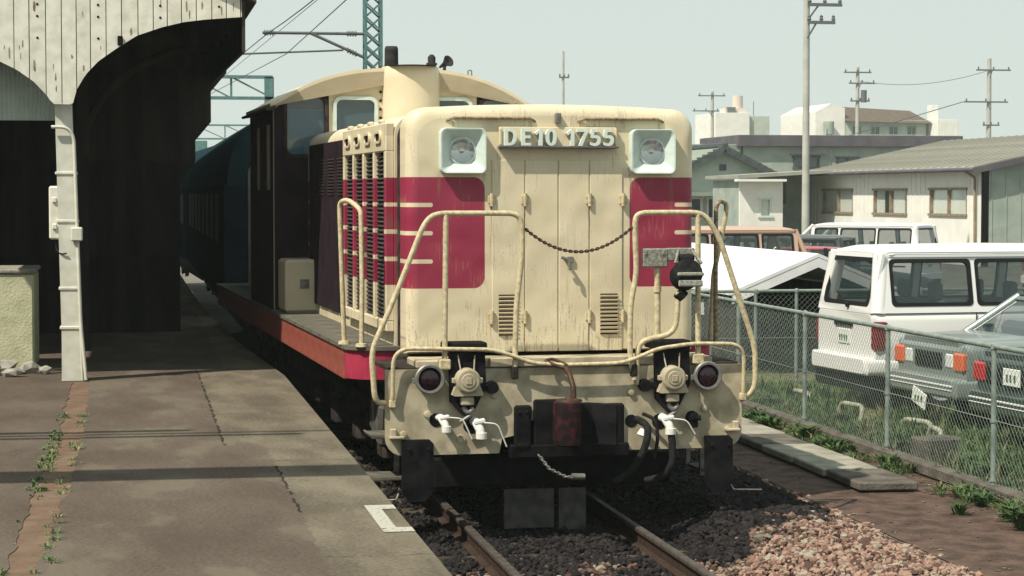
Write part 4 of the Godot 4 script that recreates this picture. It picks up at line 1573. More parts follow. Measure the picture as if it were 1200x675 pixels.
	mb.tube(bend([Vector3(-0.04, 1.20, 0.14), Vector3(-0.13, 1.23, 0.10), Vector3(-0.19, 1.255, 0.06), Vector3(-0.12, 1.27, 0.05), Vector3(-0.02, 1.22, 0.10)], 0.03), 0.012, 8)
	part("lock_lifter", mb, M.chain, C)
	mb = MB.new()
	chain_links(mb, [Vector3(-0.24, 0.55, 0.10), Vector3(-0.16, 0.44, 0.14), Vector3(-0.05, 0.39, 0.16), Vector3(0.02, 0.38, 0.16)], 0.022, 0.006)
	mb.tube([Vector3(0.0, 0.39, 0.16), Vector3(0.10, 0.385, 0.15)], 0.025, 8)
	part("chain", mb, M.steel, C)

func chain_links(mb: MB, pts: Array, pitch: float, r: float) -> void:
	# walk a polyline and lay oval links, each turned a quarter from the last
	var seg := 0
	var pos: Vector3 = pts[0]
	var k := 0
	while seg < pts.size() - 1:
		var nx: Vector3 = pts[seg + 1]
		var d := (nx - pos)
		if d.length() < pitch * 0.5:
			seg += 1
			continue
		var dir := d.normalized()
		var side := dir.cross(Vector3.UP if absf(dir.y) < 0.9 else Vector3.RIGHT).normalized()
		if k % 2:
			side = side.cross(dir).normalized()
		var c := pos + dir * pitch * 0.5
		var loop := []
		for a in 9:
			var an := TAU * a / 8.0
			loop.append(c + dir * cos(an) * pitch * 0.78 + side * sin(an) * pitch * 0.42)
		mb.tube(loop, r, 5, false)
		pos += dir * pitch
		k += 1

func make_loco_rails(L: Node3D) -> void:
	var D := 0.05
	var R := 0.021
	var mb := MB.new()
	mb.tube(bend([Vector3(-1.375, 0.955, -0.02), Vector3(-1.47, 0.965, D), Vector3(-1.497, 1.343, D), Vector3(-1.324, 1.732, D), Vector3(-1.10, 2.286, D), Vector3(-1.02, 2.361, D), Vector3(-0.39, 2.361, D), Vector3(-0.356, 2.27, D), Vector3(-0.356, 2.041, D), Vector3(-0.401, 1.672, D), Vector3(-0.414, 1.17, D)], 0.09), R, 10)
	var h := part("handrail", mb, M.cream_rail, L)
	mb = MB.new()
	mb.tube([Vector3(-0.936, 2.352, D), Vector3(-0.947, 1.20, D)], R, 10)
	mb.box(Vector3(-0.947, 1.24, D), Vector3(0.09, 0.08, 0.05), 0.01)
	part("upright", mb, M.cream_rail, h)
	mb = MB.new()
	mb.tube(bend([Vector3(0.516, 1.10, D), Vector3(0.479, 1.293, D), Vector3(0.484, 1.668, D), Vector3(0.531, 1.907, D), Vector3(0.513, 2.30, D), Vector3(0.545, 2.364, D), Vector3(1.06, 2.364, D), Vector3(1.184, 2.175, D), Vector3(1.343, 1.711, D), Vector3(1.475, 1.33, D), Vector3(1.477, 1.0, D), Vector3(1.375, 0.915, -0.02)], 0.09), R, 10)
	h = part("handrail", mb, M.cream_rail, L)
	mb = MB.new()
	mb.tube([Vector3(1.014, 2.352, D), Vector3(1.018, 1.22, D)], R, 10)
	mb.box(Vector3(1.018, 1.25, D), Vector3(0.09, 0.08, 0.05), 0.01)
	part("upright", mb, M.cream_rail, h)
	# rails at the head of the footplate
	mb = MB.new()
	mb.tube(bend([Vector3(-1.50, 1.30, -1.35), Vector3(-1.535, 2.44, -1.35), Vector3(-1.48, 2.46, -1.25), Vector3(-1.40, 2.38, -1.10), Vector3(-1.40, 1.80, -1.05), Vector3(-1.41, 1.30, -1.02)], 0.05), 0.02, 10)
	for p in [Vector3(-1.50, 1.315, -1.35), Vector3(-1.41, 1.315, -1.02)]:
		mb.lathe([Vector2(0.0, 0.02), Vector2(0.045, 0.015), Vector2(0.05, -0.01)], Transform3D(Basis.IDENTITY, p), 12)
	part("footplate_rail", mb, M.cream_rail, L)
	mb = MB.new()
	mb.tube(bend([Vector3(1.50, 1.30, -1.02), Vector3(1.50, 2.40, -1.02), Vector3(1.53, 2.445, -1.03), Vector3(1.60, 2.445, -1.18)], 0.04), 0.018, 10)
	h = part("footplate_rail", mb, M.rusty, L)
	mb = MB.new()
	mb.tube(bend([Vector3(1.60, 2.445, -1.18), Vector3(1.655, 2.43, -1.22), Vector3(1.65, 2.34, -1.22), Vector3(1.545, 1.834, -1.22), Vector3(1.52, 1.30, -1.22)], 0.04), 0.02, 10)
	part("stay", mb, M.cream_rail, h)
	# uncoupling lever across the beam
	mb = MB.new()
	mb.tube(bend([Vector3(-1.336, 0.972, 0.03), Vector3(-1.335, 1.30, 0.06), Vector3(-1.26, 1.364, 0.075), Vector3(-0.60, 1.347, 0.085), Vector3(-0.45, 1.305, 0.085), Vector3(-0.292, 1.24, 0.085), Vector3(-0.061, 1.223, 0.085), Vector3(0.397, 1.228, 0.085), Vector3(0.54, 1.27, 0.085), Vector3(0.68, 1.334, 0.085), Vector3(0.97, 1.369, 0.08), Vector3(1.31, 1.36, 0.07), Vector3(1.386, 1.297, 0.05), Vector3(1.388, 0.943, 0.03)], 0.08), 0.016, 8)
	for x in [-1.335, 1.387]:
		mb.box(Vector3(x, 0.95, 0.02), Vector3(0.05, 0.06, 0.05), 0.008)
	part("uncoupling_lever", mb, M.cream_rail, L)
	for x in [-0.414, 0.51]:
		mb = MB.new()
		mb.box(Vector3(x, 1.17, 0.05), Vector3(0.05, 0.10, 0.05), 0.01)
		part("rail_foot", mb, M.grime, L)
	# safety chain
	mb = MB.new()
	var ch := []
	for k in 21:
		var t := k / 20.0
		var x := lerpf(-0.345, 0.50, t)
		ch.append(Vector3(x, 2.255 - 0.185 * (1.0 - pow(2.0 * t - 1.0, 2.0)), 0.05))
	chain_links(mb, ch, 0.021, 0.0052)
	part("safety_chain", mb, M.chain, L)
	# junction box and big jumper head on the right rail
	mb = MB.new()
	mb.box(Vector3(0.68, 2.02, 0.02), Vector3(0.20, 0.145, 0.05), 0.01)
	mb.box(Vector3(0.885, 2.045, 0.02), Vector3(0.22, 0.10, 0.04), 0.008)
	for x in [0.60, 0.74]:
		mb.box(Vector3(x, 2.06, 0.05), Vector3(0.02, 0.03, 0.012), 0.003)
	var jb := part("jumper_bracket", mb, M.box_grey, L)
	mb = MB.new()
	mb.tube([Vector3(0.707, 1.96, 0.0), Vector3(0.71, 1.78, 0.0), Vector3(0.71, 1.20, 0.0)], 0.024, 10)
	mb.tube([Vector3(0.707, 1.80, 0.0), Vector3(0.707, 1.76, 0.0)], 0.032, 10)
	part("bracket_post", mb, M.cream_rail, jb)
	mb = MB.new()
	var xf := Transform3D(Basis(Vector3.RIGHT, PI / 2 - 0.25) * Basis(Vector3.UP, 0.0), Vector3(0.918, 1.885, 0.04))
	mb.lathe([Vector2(0.08, -0.10), Vector2(0.108, -0.06), Vector2(0.112, 0.09), Vector2(0.095, 0.12), Vector2(0.0, 0.125)], xf, 20)
	mb.box(Vector3(0.918, 2.0, 0.06), Vector3(0.10, 0.10, 0.12), 0.02)
	mb.tube([Vector3(0.90, 1.72, 0.05), Vector3(0.86, 1.76, 0.05)], 0.05, 10)
	var jh := part("jumper_head", mb, M.rubber, jb)
	mb = MB.new()
	mb.box(Vector3(0.918, 1.83, 0.178), Vector3(0.19, 0.05, 0.02), 0.008, Basis(Vector3.RIGHT, -0.25))
	mb.box(Vector3(0.918, 1.90, 0.178), Vector3(0.21, 0.03, 0.02), 0.008, Basis(Vector3.RIGHT, -0.25))
	for s in [-0.08, 0.08]:
		mb.tube([Vector3(0.918 + s * 0.6, 2.09, 0.02), Vector3(0.918 + s * 1.3, 1.98, 0.12)], 0.012, 6)
	part("clamp", mb, M.box_grey, jh)
	mb = MB.new()
	mb.tube(bend([Vector3(0.86, 1.76, 0.05), Vector3(0.85, 1.50, 0.04), Vector3(0.79, 1.43, 0.03), Vector3(0.60, 1.40, 0.03), Vector3(0.545, 1.34, 0.03), Vector3(0.54, 1.06, 0.02)], 0.09), 0.021, 10)
	part("jumper_pipe", mb, M.cream_rail, jb)

func make_loco_cab(L: Node3D) -> void:
	var cx := -0.13
	var hw := 1.36
	var top := func(x: float) -> float:
		return 3.78 - 0.38 * pow(minf(absf(x - cx) / hw, 1.0), 2.6)
	var xs := []
	for k in 29:
		xs.append(cx - hw + 2.0 * hw * k / 28.0)
	var zf := -6.62
	var zb := -9.1
	var fw := [Rect2(-1.36, 2.91, 0.41, 0.60), Rect2(-0.845, 3.085, 0.42, 0.41), Rect2(0.18, 3.085, 0.40, 0.41), Rect2(0.70, 2.95, 0.40, 0.55)]
	var rw := [Rect2(-1.40, 2.85, 0.32, 0.62), Rect2(-1.0, 2.85, 0.52, 0.62), Rect2(0.2, 2.85, 0.6, 0.62)]
	var mb := MB.new()
	mb.wall(Transform3D(Basis.IDENTITY, Vector3(0, 0, zf)), xs, 1.3, top, fw, 0.05)
	var cab := part("cab_front", mb, M.cream, L)
	for i in 4:
		var r: Rect2 = fw[i]
		mb = MB.new()
		mb.ring(rrect(r.size.x + 0.05, r.size.y + 0.05, 0.085, 5, r.get_center()), rrect(r.size.x - 0.02, r.size.y - 0.02, 0.06, 5, r.get_center()), zf - 0.02, zf + 0.03, Transform3D.IDENTITY)
		var wf := part("window", mb, M.pale_green if i in [1, 2] else M.grime, cab)
		mb = MB.new()
		mb.box(Vector3(r.get_center().x, r.get_center().y, zf - 0.025), Vector3(r.size.x, r.size.y, 0.006))
		part("pane", mb, M.cab_glass, wf)
	# doors darkened with painted shade either side of the hood, round the outer windows
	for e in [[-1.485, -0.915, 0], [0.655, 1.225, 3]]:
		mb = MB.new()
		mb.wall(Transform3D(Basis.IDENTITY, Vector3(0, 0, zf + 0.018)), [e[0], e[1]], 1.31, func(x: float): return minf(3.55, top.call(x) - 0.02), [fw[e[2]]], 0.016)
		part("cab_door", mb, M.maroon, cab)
	mb = MB.new()
	mb.wall(Transform3D(Basis(Vector3.UP, PI), Vector3(2 * cx, 0, zb)), xs, 1.3, top, rw, 0.05)
	part("cab_rear", mb, M.cream, L)
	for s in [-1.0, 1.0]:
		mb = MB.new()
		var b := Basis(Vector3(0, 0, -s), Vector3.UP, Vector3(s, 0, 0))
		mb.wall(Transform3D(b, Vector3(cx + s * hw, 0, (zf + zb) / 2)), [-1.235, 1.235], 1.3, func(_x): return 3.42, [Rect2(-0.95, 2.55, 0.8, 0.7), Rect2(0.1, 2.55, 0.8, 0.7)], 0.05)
		part("cab_side", mb, M.maroon, L)  # shade on the cab side is put into its colour
	# arched roof with gutters
	mb = MB.new()
	var r0 := []
	for e in [zf + 0.06, zf + 0.0, zb, zb - 0.06]:
		var ring := []
		for k in 25:
			var x := lerpf(-hw - 0.04, hw + 0.04, k / 24.0)
			ring.append(Vector3(cx + x, top.call(cx + x) + 0.005, e))
		for k in range(24, -1, -1):
			var x := lerpf(-hw - 0.04, hw + 0.04, k / 24.0)
			ring.append(Vector3(cx + x, top.call(cx + x) + 0.04, e))
		r0.append(ring)
	mb.loft(r0)
	var roof := part("cab_roof", mb, M.cream, L)
	for s in [-1.0, 1.0]:
		mb = MB.new()
		mb.prism(PackedVector2Array([Vector2(0, 0), Vector2(0.10 * s, -0.03), Vector2(0.09 * s, -0.055), Vector2(0, -0.04)]), zf + 0.10, zb - 0.1, Transform3D(Basis.IDENTITY, Vector3(cx + s * (hw - 0.01), 3.42, 0)))
		part("gutter", mb, M.grime, roof)
	# exhaust casing up the cab front and its stack
	mb = MB.new()
	var rr := []
	for y in [3.05, 3.70, 3.80, 3.835]:
		var ring := []
		var q := 1.0 if y < 3.75 else (0.97 if y < 3.82 else 0.90)
		for k in 25:
			var a := PI * k / 24.0
			ring.append(Vector3(-0.05 + 0.30 * q * cos(a), y, zf + 0.02 + 0.24 * q * sin(a)))
		ring.append(Vector3(-0.35, y, zf - 0.02)); ring.append(Vector3(0.25, y, zf - 0.02))
		rr.append(ring)
	mb.loft(rr)
	var ex := part("exhaust_casing", mb, M.cream, L)
	mb = MB.new()
	for k in 7:
		mb.lathe([Vector2(0, 0.014), Vector2(0.012, 0.012), Vector2(0.016, 0)], Transform3D(Basis(Vector3.RIGHT, PI / 2), Vector3(-0.37, 3.12 + k * 0.09, zf + 0.002)), 8)
	part("rivet", mb, M.grime, ex)
	mb = MB.new()
	mb.lathe([Vector2(0.075, 3.80), Vector2(0.072, 4.03), Vector2(0.062, 4.055), Vector2(0.055, 4.05), Vector2(0.05, 3.9)], Transform3D(Basis.IDENTITY, Vector3(-0.235, 0, zf - 0.12)), 18)
	mb.lathe([Vector2(0.0, 3.85), Vector2(0.13, 3.845), Vector2(0.14, 3.82)], Transform3D(Basis.IDENTITY, Vector3(-0.235, 0, zf - 0.12)), 18)
	part("stack", mb, M.soot, ex)
	mb = MB.new()
	mb.lathe([Vector2(0.0, 3.845), Vector2(0.22, 3.843), Vector2(0.255, 3.838)], Transform3D(Basis.IDENTITY, Vector3(-0.05, 0, zf + 0.10)), 20)
	part("soot_cap", mb, M.soot, ex)
	# whistle and horn on the roof
	mb = MB.new()
	mb.lathe([Vector2(0.045, 3.78), Vector2(0.045, 3.86), Vector2(0.06, 3.87), Vector2(0.06, 3.885), Vector2(0.042, 3.89), Vector2(0.042, 3.95), Vector2(0.02, 3.975), Vector2(0.0, 3.98)], Transform3D(Basis.IDENTITY, Vector3(0.20, 0, zf - 0.15)), 14)
	part("whistle", mb, M.soot, roof)
	mb = MB.new()
	mb.tube([Vector3(0.34, 3.76, zf - 0.2), Vector3(0.35, 3.87, zf - 0.2)], 0.018, 8)
	mb.lathe([Vector2(0.012, -0.10), Vector2(0.025, -0.02), Vector2(0.06, 0.05), Vector2(0.065, 0.055), Vector2(0.05, 0.05), Vector2(0.0, 0.02)], Transform3D(Basis(Vector3.RIGHT, 1.1) * Basis(Vector3.BACK, -0.5), Vector3(0.355, 3.89, zf - 0.18)), 14)
	part("horn", mb, M.soot, roof)
	mb = MB.new()
	mb.tube(bend([Vector3(0.60, 3.76, zf - 0.2), Vector3(0.60, 3.82, zf - 0.2), Vector3(0.64, 3.82, zf - 0.2), Vector3(0.64, 3.75, zf - 0.2)], 0.02), 0.008, 6)
	part("lifting_eye", mb, M.steel, roof)
	# floor, seats inside, short hood behind the cab
	mb = MB.new()
	mb.box(Vector3(cx, 2.0, (zf + zb) / 2), Vector3(2.7, 0.05, 2.4))
	mb.box(Vector3(cx + 0.3, 2.4, -7.6), Vector3(0.8, 0.75, 1.0), 0.03)
	part("cab_interior", mb, M.seat, L)
	mb = MB.new()
	mb.loft([hood_ring(0.0, zb, 1.14, 1.3, 2.95), hood_ring(0.0, -12.8, 1.14, 1.3, 2.95), hood_ring(0.08, -12.95, 1.14, 1.3, 2.95)], false, true)
	part("short_hood", mb, M.cream, L)

func make_loco_under(L: Node3D) -> void:
	var mb := MB.new()
	mb.box(Vector3(0, 1.06, -7.0), Vector3(2.3, 0.42, 12.4), 0.03)
	mb.box(Vector3(0, 0.65, -7.2), Vector3(2.3, 0.6, 2.4), 0.06)
	part("main_frame", mb, M.grime, L)
	var tilt := 0
	for z in [-1.9, -3.55, -5.2, -10.2, -11.9]:
		mb = MB.new()
		mb.tube([Vector3(-0.75, 0.43, z), Vector3(0.75, 0.43, z)], 0.075, 10)
		var ax := part("axle", mb, M.grime, L)
		for x in [-0.63, 0.63]:
			mb = MB.new()
			var s := signf(x)
			var xf := Transform3D(Basis(Vector3.BACK, -PI / 2 * s), Vector3(x, 0.43, z))
			mb.lathe([Vector2(0.0, 0.05), Vector2(0.12, 0.05), Vector2(0.14, 0.02), Vector2(0.33, 0.02), Vector2(0.35, 0.06), Vector2(0.43, 0.06), Vector2(0.435, -0.05), Vector2(0.46, -0.06), Vector2(0.46, -0.085), Vector2(0.0, -0.085)], xf, 28)
			part("wheel", mb, M.grime, ax)
	for s in [-1.0, 1.0]:
		for e in [[-3.55, 4.6], [-11.05, 3.0]]:
			mb = MB.new()
			mb.box(Vector3(s * 0.98, 0.55, e[0]), Vector3(0.10, 0.26, e[1]), 0.03)
			for z in [-1.4, 0.0, 1.4]:
				mb.box(Vector3(s * 1.0, 0.43, e[0] + z * e[1] / 4.4), Vector3(0.2, 0.3, 0.34), 0.03)
				mb.tube([Vector3(s * 1.03, 0.62, e[0] + z * e[1] / 4.4 + 0.35), Vector3(s * 1.03, 0.86, e[0] + z * e[1] / 4.4 + 0.35)], 0.08, 10)
			part("bogie_frame", mb, M.grime, L)
		# steps at the corner, hanging from the footplate
		for y in [0.34, 0.66]:
			mb = MB.new()
			mb.box(Vector3(s * 1.30, y, -0.55), Vector3(0.26, 0.02, 0.42), 0.004)
			mb.tube([Vector3(s * 1.43, y + 0.012, -0.35), Vector3(s * 1.17, y + 0.012, -0.35)], 0.009, 6)
			mb.tube([Vector3(s * 1.43, y + 0.012, -0.35), Vector3(s * 1.43, y + 0.012, -0.75)], 0.009, 6)
			part("step", mb, M.deck, L)
		mb = MB.new()
		mb.box(Vector3(s * 1.18, 0.75, -0.36), Vector3(0.04, 0.9, 0.03), 0.004)
		mb.box(Vector3(s * 1.18, 0.75, -0.74), Vector3(0.04, 0.9, 0.03), 0.004)
		mb.tube(bend([Vector3(s * 1.29, 0.28, 0.02), Vector3(s * 1.31, 0.24, 0.04), Vector3(s * 1.33, 0.235, 0.02), Vector3(s * 1.56, 0.22, -0.03)], 0.03), 0.007, 6)
		part("step_hanger", mb, M.steel, L)
	# sand box and brake gear seen past the left end of the beam
	mb = MB.new()
	mb.box(Vector3(-1.2, 0.72, -1.35), Vector3(0.12, 0.36, 0.5), 0.03, Basis(Vector3.RIGHT, 0.25))
	part("sand_box", mb, M.grey_plate, L)
	mb = MB.new()
	mb.box(Vector3(-0.19, 0.07, -0.45), Vector3(0.40, 0.31, 0.02), 0.006)
	part("guard_plate", mb, M.grey_plate, L)
	mb = MB.new()
	mb.box(Vector3(0.15, 0.06, -0.43), Vector3(0.22, 0.33, 0.02), 0.006)
	part("guard_plate", mb, M.grey_plate, L)
	mb = MB.new()
	mb.box(Vector3(0.0, 0.36, -0.5), Vector3(1.9, 0.24, 0.1), 0.02)
	part("cross_stay", mb, M.black, L)

func make_coaches() -> void:
	var pts := [[Vector3(2.72, 0, -31.0), 0.0], [Vector3(2.72, 0, -51.6), 0.03]]
	for i in 2:
		var t := thing("passenger_coach", ["dark blue passenger coach coupled behind the locomotive cab", "second dark blue passenger coach beyond the first one"][i], "coach", pts[i][0], pts[i][1], "coaches behind the locomotive")
		var prof := []
		for k in 17:
			var a := PI * k / 16.0
			prof.append(Vector2(1.40 * signf(cos(a)) * pow(absf(cos(a)), 0.72), 2.62 + 1.15 * pow(sin(a), 0.9)))
		var side := []
		for e in [Vector2(1.44, 0.95), Vector2(1.44, 2.64), Vector2(-1.44, 2.64), Vector2(-1.44, 0.95)]:
			side.append(e)
		var mb := MB.new()
		mb.prism(PackedVector2Array(side), 0.0, -20.0)
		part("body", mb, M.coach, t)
		mb = MB.new()
		mb.loft([at_z(prof, 0.03), at_z(prof, -20.03)])
		part("roof", mb, M.coach_roof, t)
		for k in 8:
			for s in [-1.0, 1.0]:
				mb = MB.new()
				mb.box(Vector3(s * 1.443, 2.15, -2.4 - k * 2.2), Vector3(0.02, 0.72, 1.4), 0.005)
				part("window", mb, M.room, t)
		mb = MB.new()
		mb.box(Vector3(0, 1.95, 0.12), Vector3(0.95, 2.0, 0.25), 0.04)
		part("gangway", mb, M.rubber, t)
		mb = MB.new()
		for z in [-2.8, -4.9, -15.1, -17.2]:
			for x in [-0.63, 0.63]:
				mb.lathe([Vector2(0, 0.04), Vector2(0.40, 0.04), Vector2(0.43, -0.06), Vector2(0, -0.06)], Transform3D(Basis(Vector3.BACK, -PI / 2), Vector3(x, 0.43, z)), 18)
		mb.box(Vector3(0, 0.7, -10), Vector3(2.2, 0.5, 19), 0.03)
		part("running_gear", mb, M.grime, t)

# ---------------------------------------------------------------- overhead line, poles
func lattice_mast(label: String, at: Vector3, w: float, h: float, group := "") -> Node3D:
	var t := thing("catenary_mast", label, "mast", at, 0.0, group)
	for sx in [-1, 1]:
		for sz in [-1, 1]:
			var mb := MB.new()
			mb.box(Vector3(sx * w / 2, h / 2, sz * w / 2), Vector3(0.06, h, 0.06))
			part("leg", mb, M.mast, t)
	var n := int(h / (w * 0.9))
	for i in n:
		var y0 := h * i / n
		var y1 := h * (i + 1) / n
		for f in 4:
			var b := Basis(Vector3.UP, PI / 2 * f)
			var mb := MB.new()
			mb.bar(b * Vector3(-w / 2, y0, w / 2), b * Vector3(w / 2, y1, w / 2), 0.04, 0.015, b * Vector3(0, 0, 1))
			mb.bar(b * Vector3(w / 2, y0, w / 2 + 0.016), b * Vector3(-w / 2, y1, w / 2 + 0.016), 0.04, 0.015, b * Vector3(0, 0, 1))
			part("lacing", mb, M.mast, t)
	return t

func gantry(label: String, z: float, x0: float, x1: float, ya: float, yb: float, step: float) -> void:
	var t := thing("overhead_gantry", label, "gantry", Vector3(x0, -0.3, z))
	var w := x1 - x0
	for y in [ya + 0.3, yb + 0.3]:
		var mb := MB.new()
		mb.box(Vector3(w / 2, y, 0), Vector3(w, 0.11, 0.3))
		part("chord", mb, M.mast, t)
	var n := int(w / step)
	for i in n + 1:
		var mb := MB.new()
		var x := w * i / n
		mb.bar(Vector3(x, ya + 0.3, 0), Vector3(x, yb + 0.3, 0), 0.08, 0.08)
		part("vertical", mb, M.mast, t)
		if i < n:
			mb = MB.new()
			mb.bar(Vector3(x, yb + 0.3, 0), Vector3(x + w / n, ya + 0.3, 0), 0.06, 0.06)
			part("diagonal", mb, M.mast, t)
	for x in [0.15, w - 0.15]:
		var mb := MB.new()
		mb.box(Vector3(x, (yb + 0.3) / 2, 0), Vector3(0.3, yb + 0.3, 0.3))
		part("leg", mb, M.mast, t)

func wire(label: String, pts: Array, r: float) -> void:
	var o := thing("overhead_wire", label, "wire", pts[0])
	var mb := MB.new()
	var p := []
	for q in pts:
		p.append(q - pts[0])
	mb.tube(p, r, 5)
	part("strand", mb, M.wire, o)

func sag(a: Vector3, b: Vector3, s: float, n := 14) -> Array:
	var o := []
	for i in n + 1:
		var t := float(i) / n
		o.append(a.lerp(b, t) - Vector3(0, s * 4.0 * t * (1.0 - t), 0))
	return o

func utility_pole(label: String, at: Vector3, top: float, r: float, arms: Array, extra := false) -> void:
	var t := thing("utility_pole", label, "utility pole", at, 0.0, "")
	var mb := MB.new()
	mb.tube([Vector3.ZERO, Vector3(0, top, 0)], r * 1.25, 12, true, r * 0.85)
	part("pole", mb, M.pole, t)
	for a in arms:
		mb = MB.new()
		mb.box(Vector3((a[1] + a[2]) / 2, a[0], r), Vector3(a[2] - a[1], 0.10, 0.10))
		if absf(a[1] + a[2]) > 0.4:
			mb.bar(Vector3(0, a[0] - 0.5, r), Vector3((a[1] + a[2]) * 0.33, a[0], r), 0.05, 0.05)
		var am := part("crossarm", mb, M.iron, t)
		mb = MB.new()
		for k in 3:
			var x: float = lerpf(a[1], a[2], [0.06, 0.5, 0.94][k])
			mb.lathe([Vector2(0.05, 0.04), Vector2(0.07, 0.08), Vector2(0.05, 0.14), Vector2(0.06, 0.18), Vector2(0.0, 0.24)], Transform3D(Basis.IDENTITY, Vector3(x, a[0] + 0.02, r)), 8)
		part("insulator", mb, M.iron, am)
	if extra:
		mb = MB.new()
		mb.tube([Vector3(0.45, top - 2.6, 0.1), Vector3(0.45, top - 1.7, 0.1)], 0.22, 12)
		part("transformer", mb, M.iron, t)

func make_overhead() -> void:
	lattice_mast("teal lattice catenary mast rising behind the locomotive cab", Vector3(5.49, -0.3, -50.0), 0.36, 9.5)
	# cantilever brackets on the mast
	var c := thing("catenary_bracket", "thin steel catenary bracket arms reaching left from the teal mast", "bracket", Vector3(5.31, 6.2, -50.0))
	var mb := MB.new()
	mb.tube([Vector3(0, 0, 0), Vector3(-2.35, 0, 0)], 0.035, 8)
	part("top_tube", mb, M.iron, c)
	mb = MB.new()
	mb.tube([Vector3(0, -0.55, 0), Vector3(-1.25, 0.0, 0)], 0.035, 8)
	part("stay_tube", mb, M.iron, c)
	mb = MB.new()
	mb.tube([Vector3(-0.5, -0.38, 0), Vector3(-3.0, -0.50, 0)], 0.022, 8)
	part("steady_arm", mb, M.iron, c)
	mb = MB.new()
	for p in [[Vector3(-0.2, 0, 0), 0], [Vector3(-0.2, -0.46, 0), 1], [Vector3(-2.1, 0.0, 0), 0]]:
		for k in 4:
			mb.tube([p[0] + Vector3(-0.06 * k, 0.026 * k * p[1], 0), p[0] + Vector3(-0.06 * k - 0.03, 0.026 * k * p[1], 0)], 0.065, 10)
	part("insulator", mb, M.iron, c)
	wire("overhead contact wire above the locomotive's track", [Vector3(3.55, 5.72, 10), Vector3(3.5, 5.72, -50), Vector3(2.0, 5.72, -80), Vector3(-2, 5.72, -150)], 0.010)
	wire("sagging messenger wire above the contact wire", sag(Vector3(3.9, 6.75, 10), Vector3(3.1, 6.2, -50), 0.5) + sag(Vector3(3.1, 6.2, -50), Vector3(-2, 6.6, -150), 0.6), 0.012)
	wire("thin feeder wire high over the track by the mast", [Vector3(4.6, 7.0, 10), Vector3(4.2, 6.95, -50), Vector3(1.8, 6.9, -150)], 0.009)
	gantry("teal truss gantry across the tracks beyond the canopy eave", -80.8, -4.0, 5.15, 6.06, 6.84, 1.45)
	gantry("faint far truss gantry seen through the gap below the first one", -151.0, -2.0, 10.5, 6.34, 7.28, 2.0)
	# solid web gantry over the platform; its shadow bars lie on the paving
	var g := thing("signal_bracket", "steel bracket arm reaching over the platform from a post, shading the paving", "bracket", Vector3(-8, 0, -11.24))
	mb = MB.new()
	mb.box(Vector3(2.9, 6.6, 0), Vector3(5.8, 0.5, 0.36), 0.01)
	part("beam", mb, M.mast, g)
	for e in [[6.6, -2.15, 0.05, 5.4], [6.6, -2.33, 0.035, 5.9], [6.6, -2.52, 0.06, 4.6]]:
		mb = MB.new()
		mb.tube([Vector3(0, e[0], e[1]), Vector3(e[3], e[0], e[1])], e[2], 8)
		part("conduit", mb, M.iron, g)
	mb = MB.new()
	mb.box(Vector3(0.2, 3.2, -0.2), Vector3(0.3, 6.9, 0.3), 0.01)
	mb.bar(Vector3(0.2, 6.6, 0), Vector3(0.2, 6.6, -2.6), 0.1, 0.1)
	part("post", mb, M.mast, g)
	utility_pole("tall grey concrete utility pole with two crossarms in front of the white warehouse", Vector3(21.49, 0, -67.6), 12.5, 0.105, [[8.62, 0.0, 1.15], [8.05, 0.0, 0.92]])
	utility_pole("distant utility pole with cluttered arms before the brown tiled apartment block", Vector3(52.8, 0, -153.7), 11.9, 0.15, [[11.5, -1.1, 1.0], [10.7, -0.7, 1.3], [9.4, -0.6, 0.9]], true)
	utility_pole("distant utility pole with crossarms right of the white block", Vector3(58.5, 0, -142.6), 11.9, 0.17, [[11.1, -1.0, 1.5], [8.9, -1.9, 1.3], [7.3, -0.5, 0.7]])
	utility_pole("slim far utility pole left of the white building with the roof tank", Vector3(52.8, 0, -194.4), 12.0, 0.16, [[11.6, -1.4, 1.2], [10.2, -1.9, 0.6]])
	utility_pole("lone far pole showing above the locomotive's hood", Vector3(29.45, 0, -147.7), 12.4, 0.10, [[10.6, -0.3, 0.4]])
	wire("service wire from the right hand utility pole down to the roofs", [Vector3(56.6, 8.9, -142.6), Vector3(49.0, 6.2, -150)], 0.03)
	wire("faint telephone line between the distant utility poles", sag(Vector3(52.8, 10.9, -153.7), Vector3(58.5, 11.1, -142.6), 0.6), 0.02)

# ---------------------------------------------------------------- fences
func chain_link(mb: MB, a: Vector3, b: Vector3, y0: float, y1: float) -> void:
	var d := (b - a)
	var len := d.length()
	d = d.normalized()
	var h := y1 - y0
	var p := 0.072
	var n := int((len + h) / p)
	var side := d.cross(Vector3.UP)
	for i in n:
		for s in [0, 1]:
			var u0 := i * p - (h if s == 0 else 0.0)
			var u1 := u0 + (h if s == 0 else -h)
			var v0 := y0
			var v1 := y1
			# clip to the panel
			var lo := minf(u0, u1)
			if maxf(u0, u1) <= 0.0 or lo >= len:
				continue
			var ca := clampf(u0, 0.0, len)
			var cb := clampf(u1, 0.0, len)
			var ya := lerpf(v0, v1, (ca - u0) / (u1 - u0))
			var yb := lerpf(v0, v1, (cb - u0) / (u1 - u0))
			mb.tube([a + d * ca + Vector3(0, ya, 0) + side * (0.002 if s else -0.002), a + d * cb + Vector3(0, yb, 0) + side * (0.002 if s else -0.002)], 0.0017, 3, false)

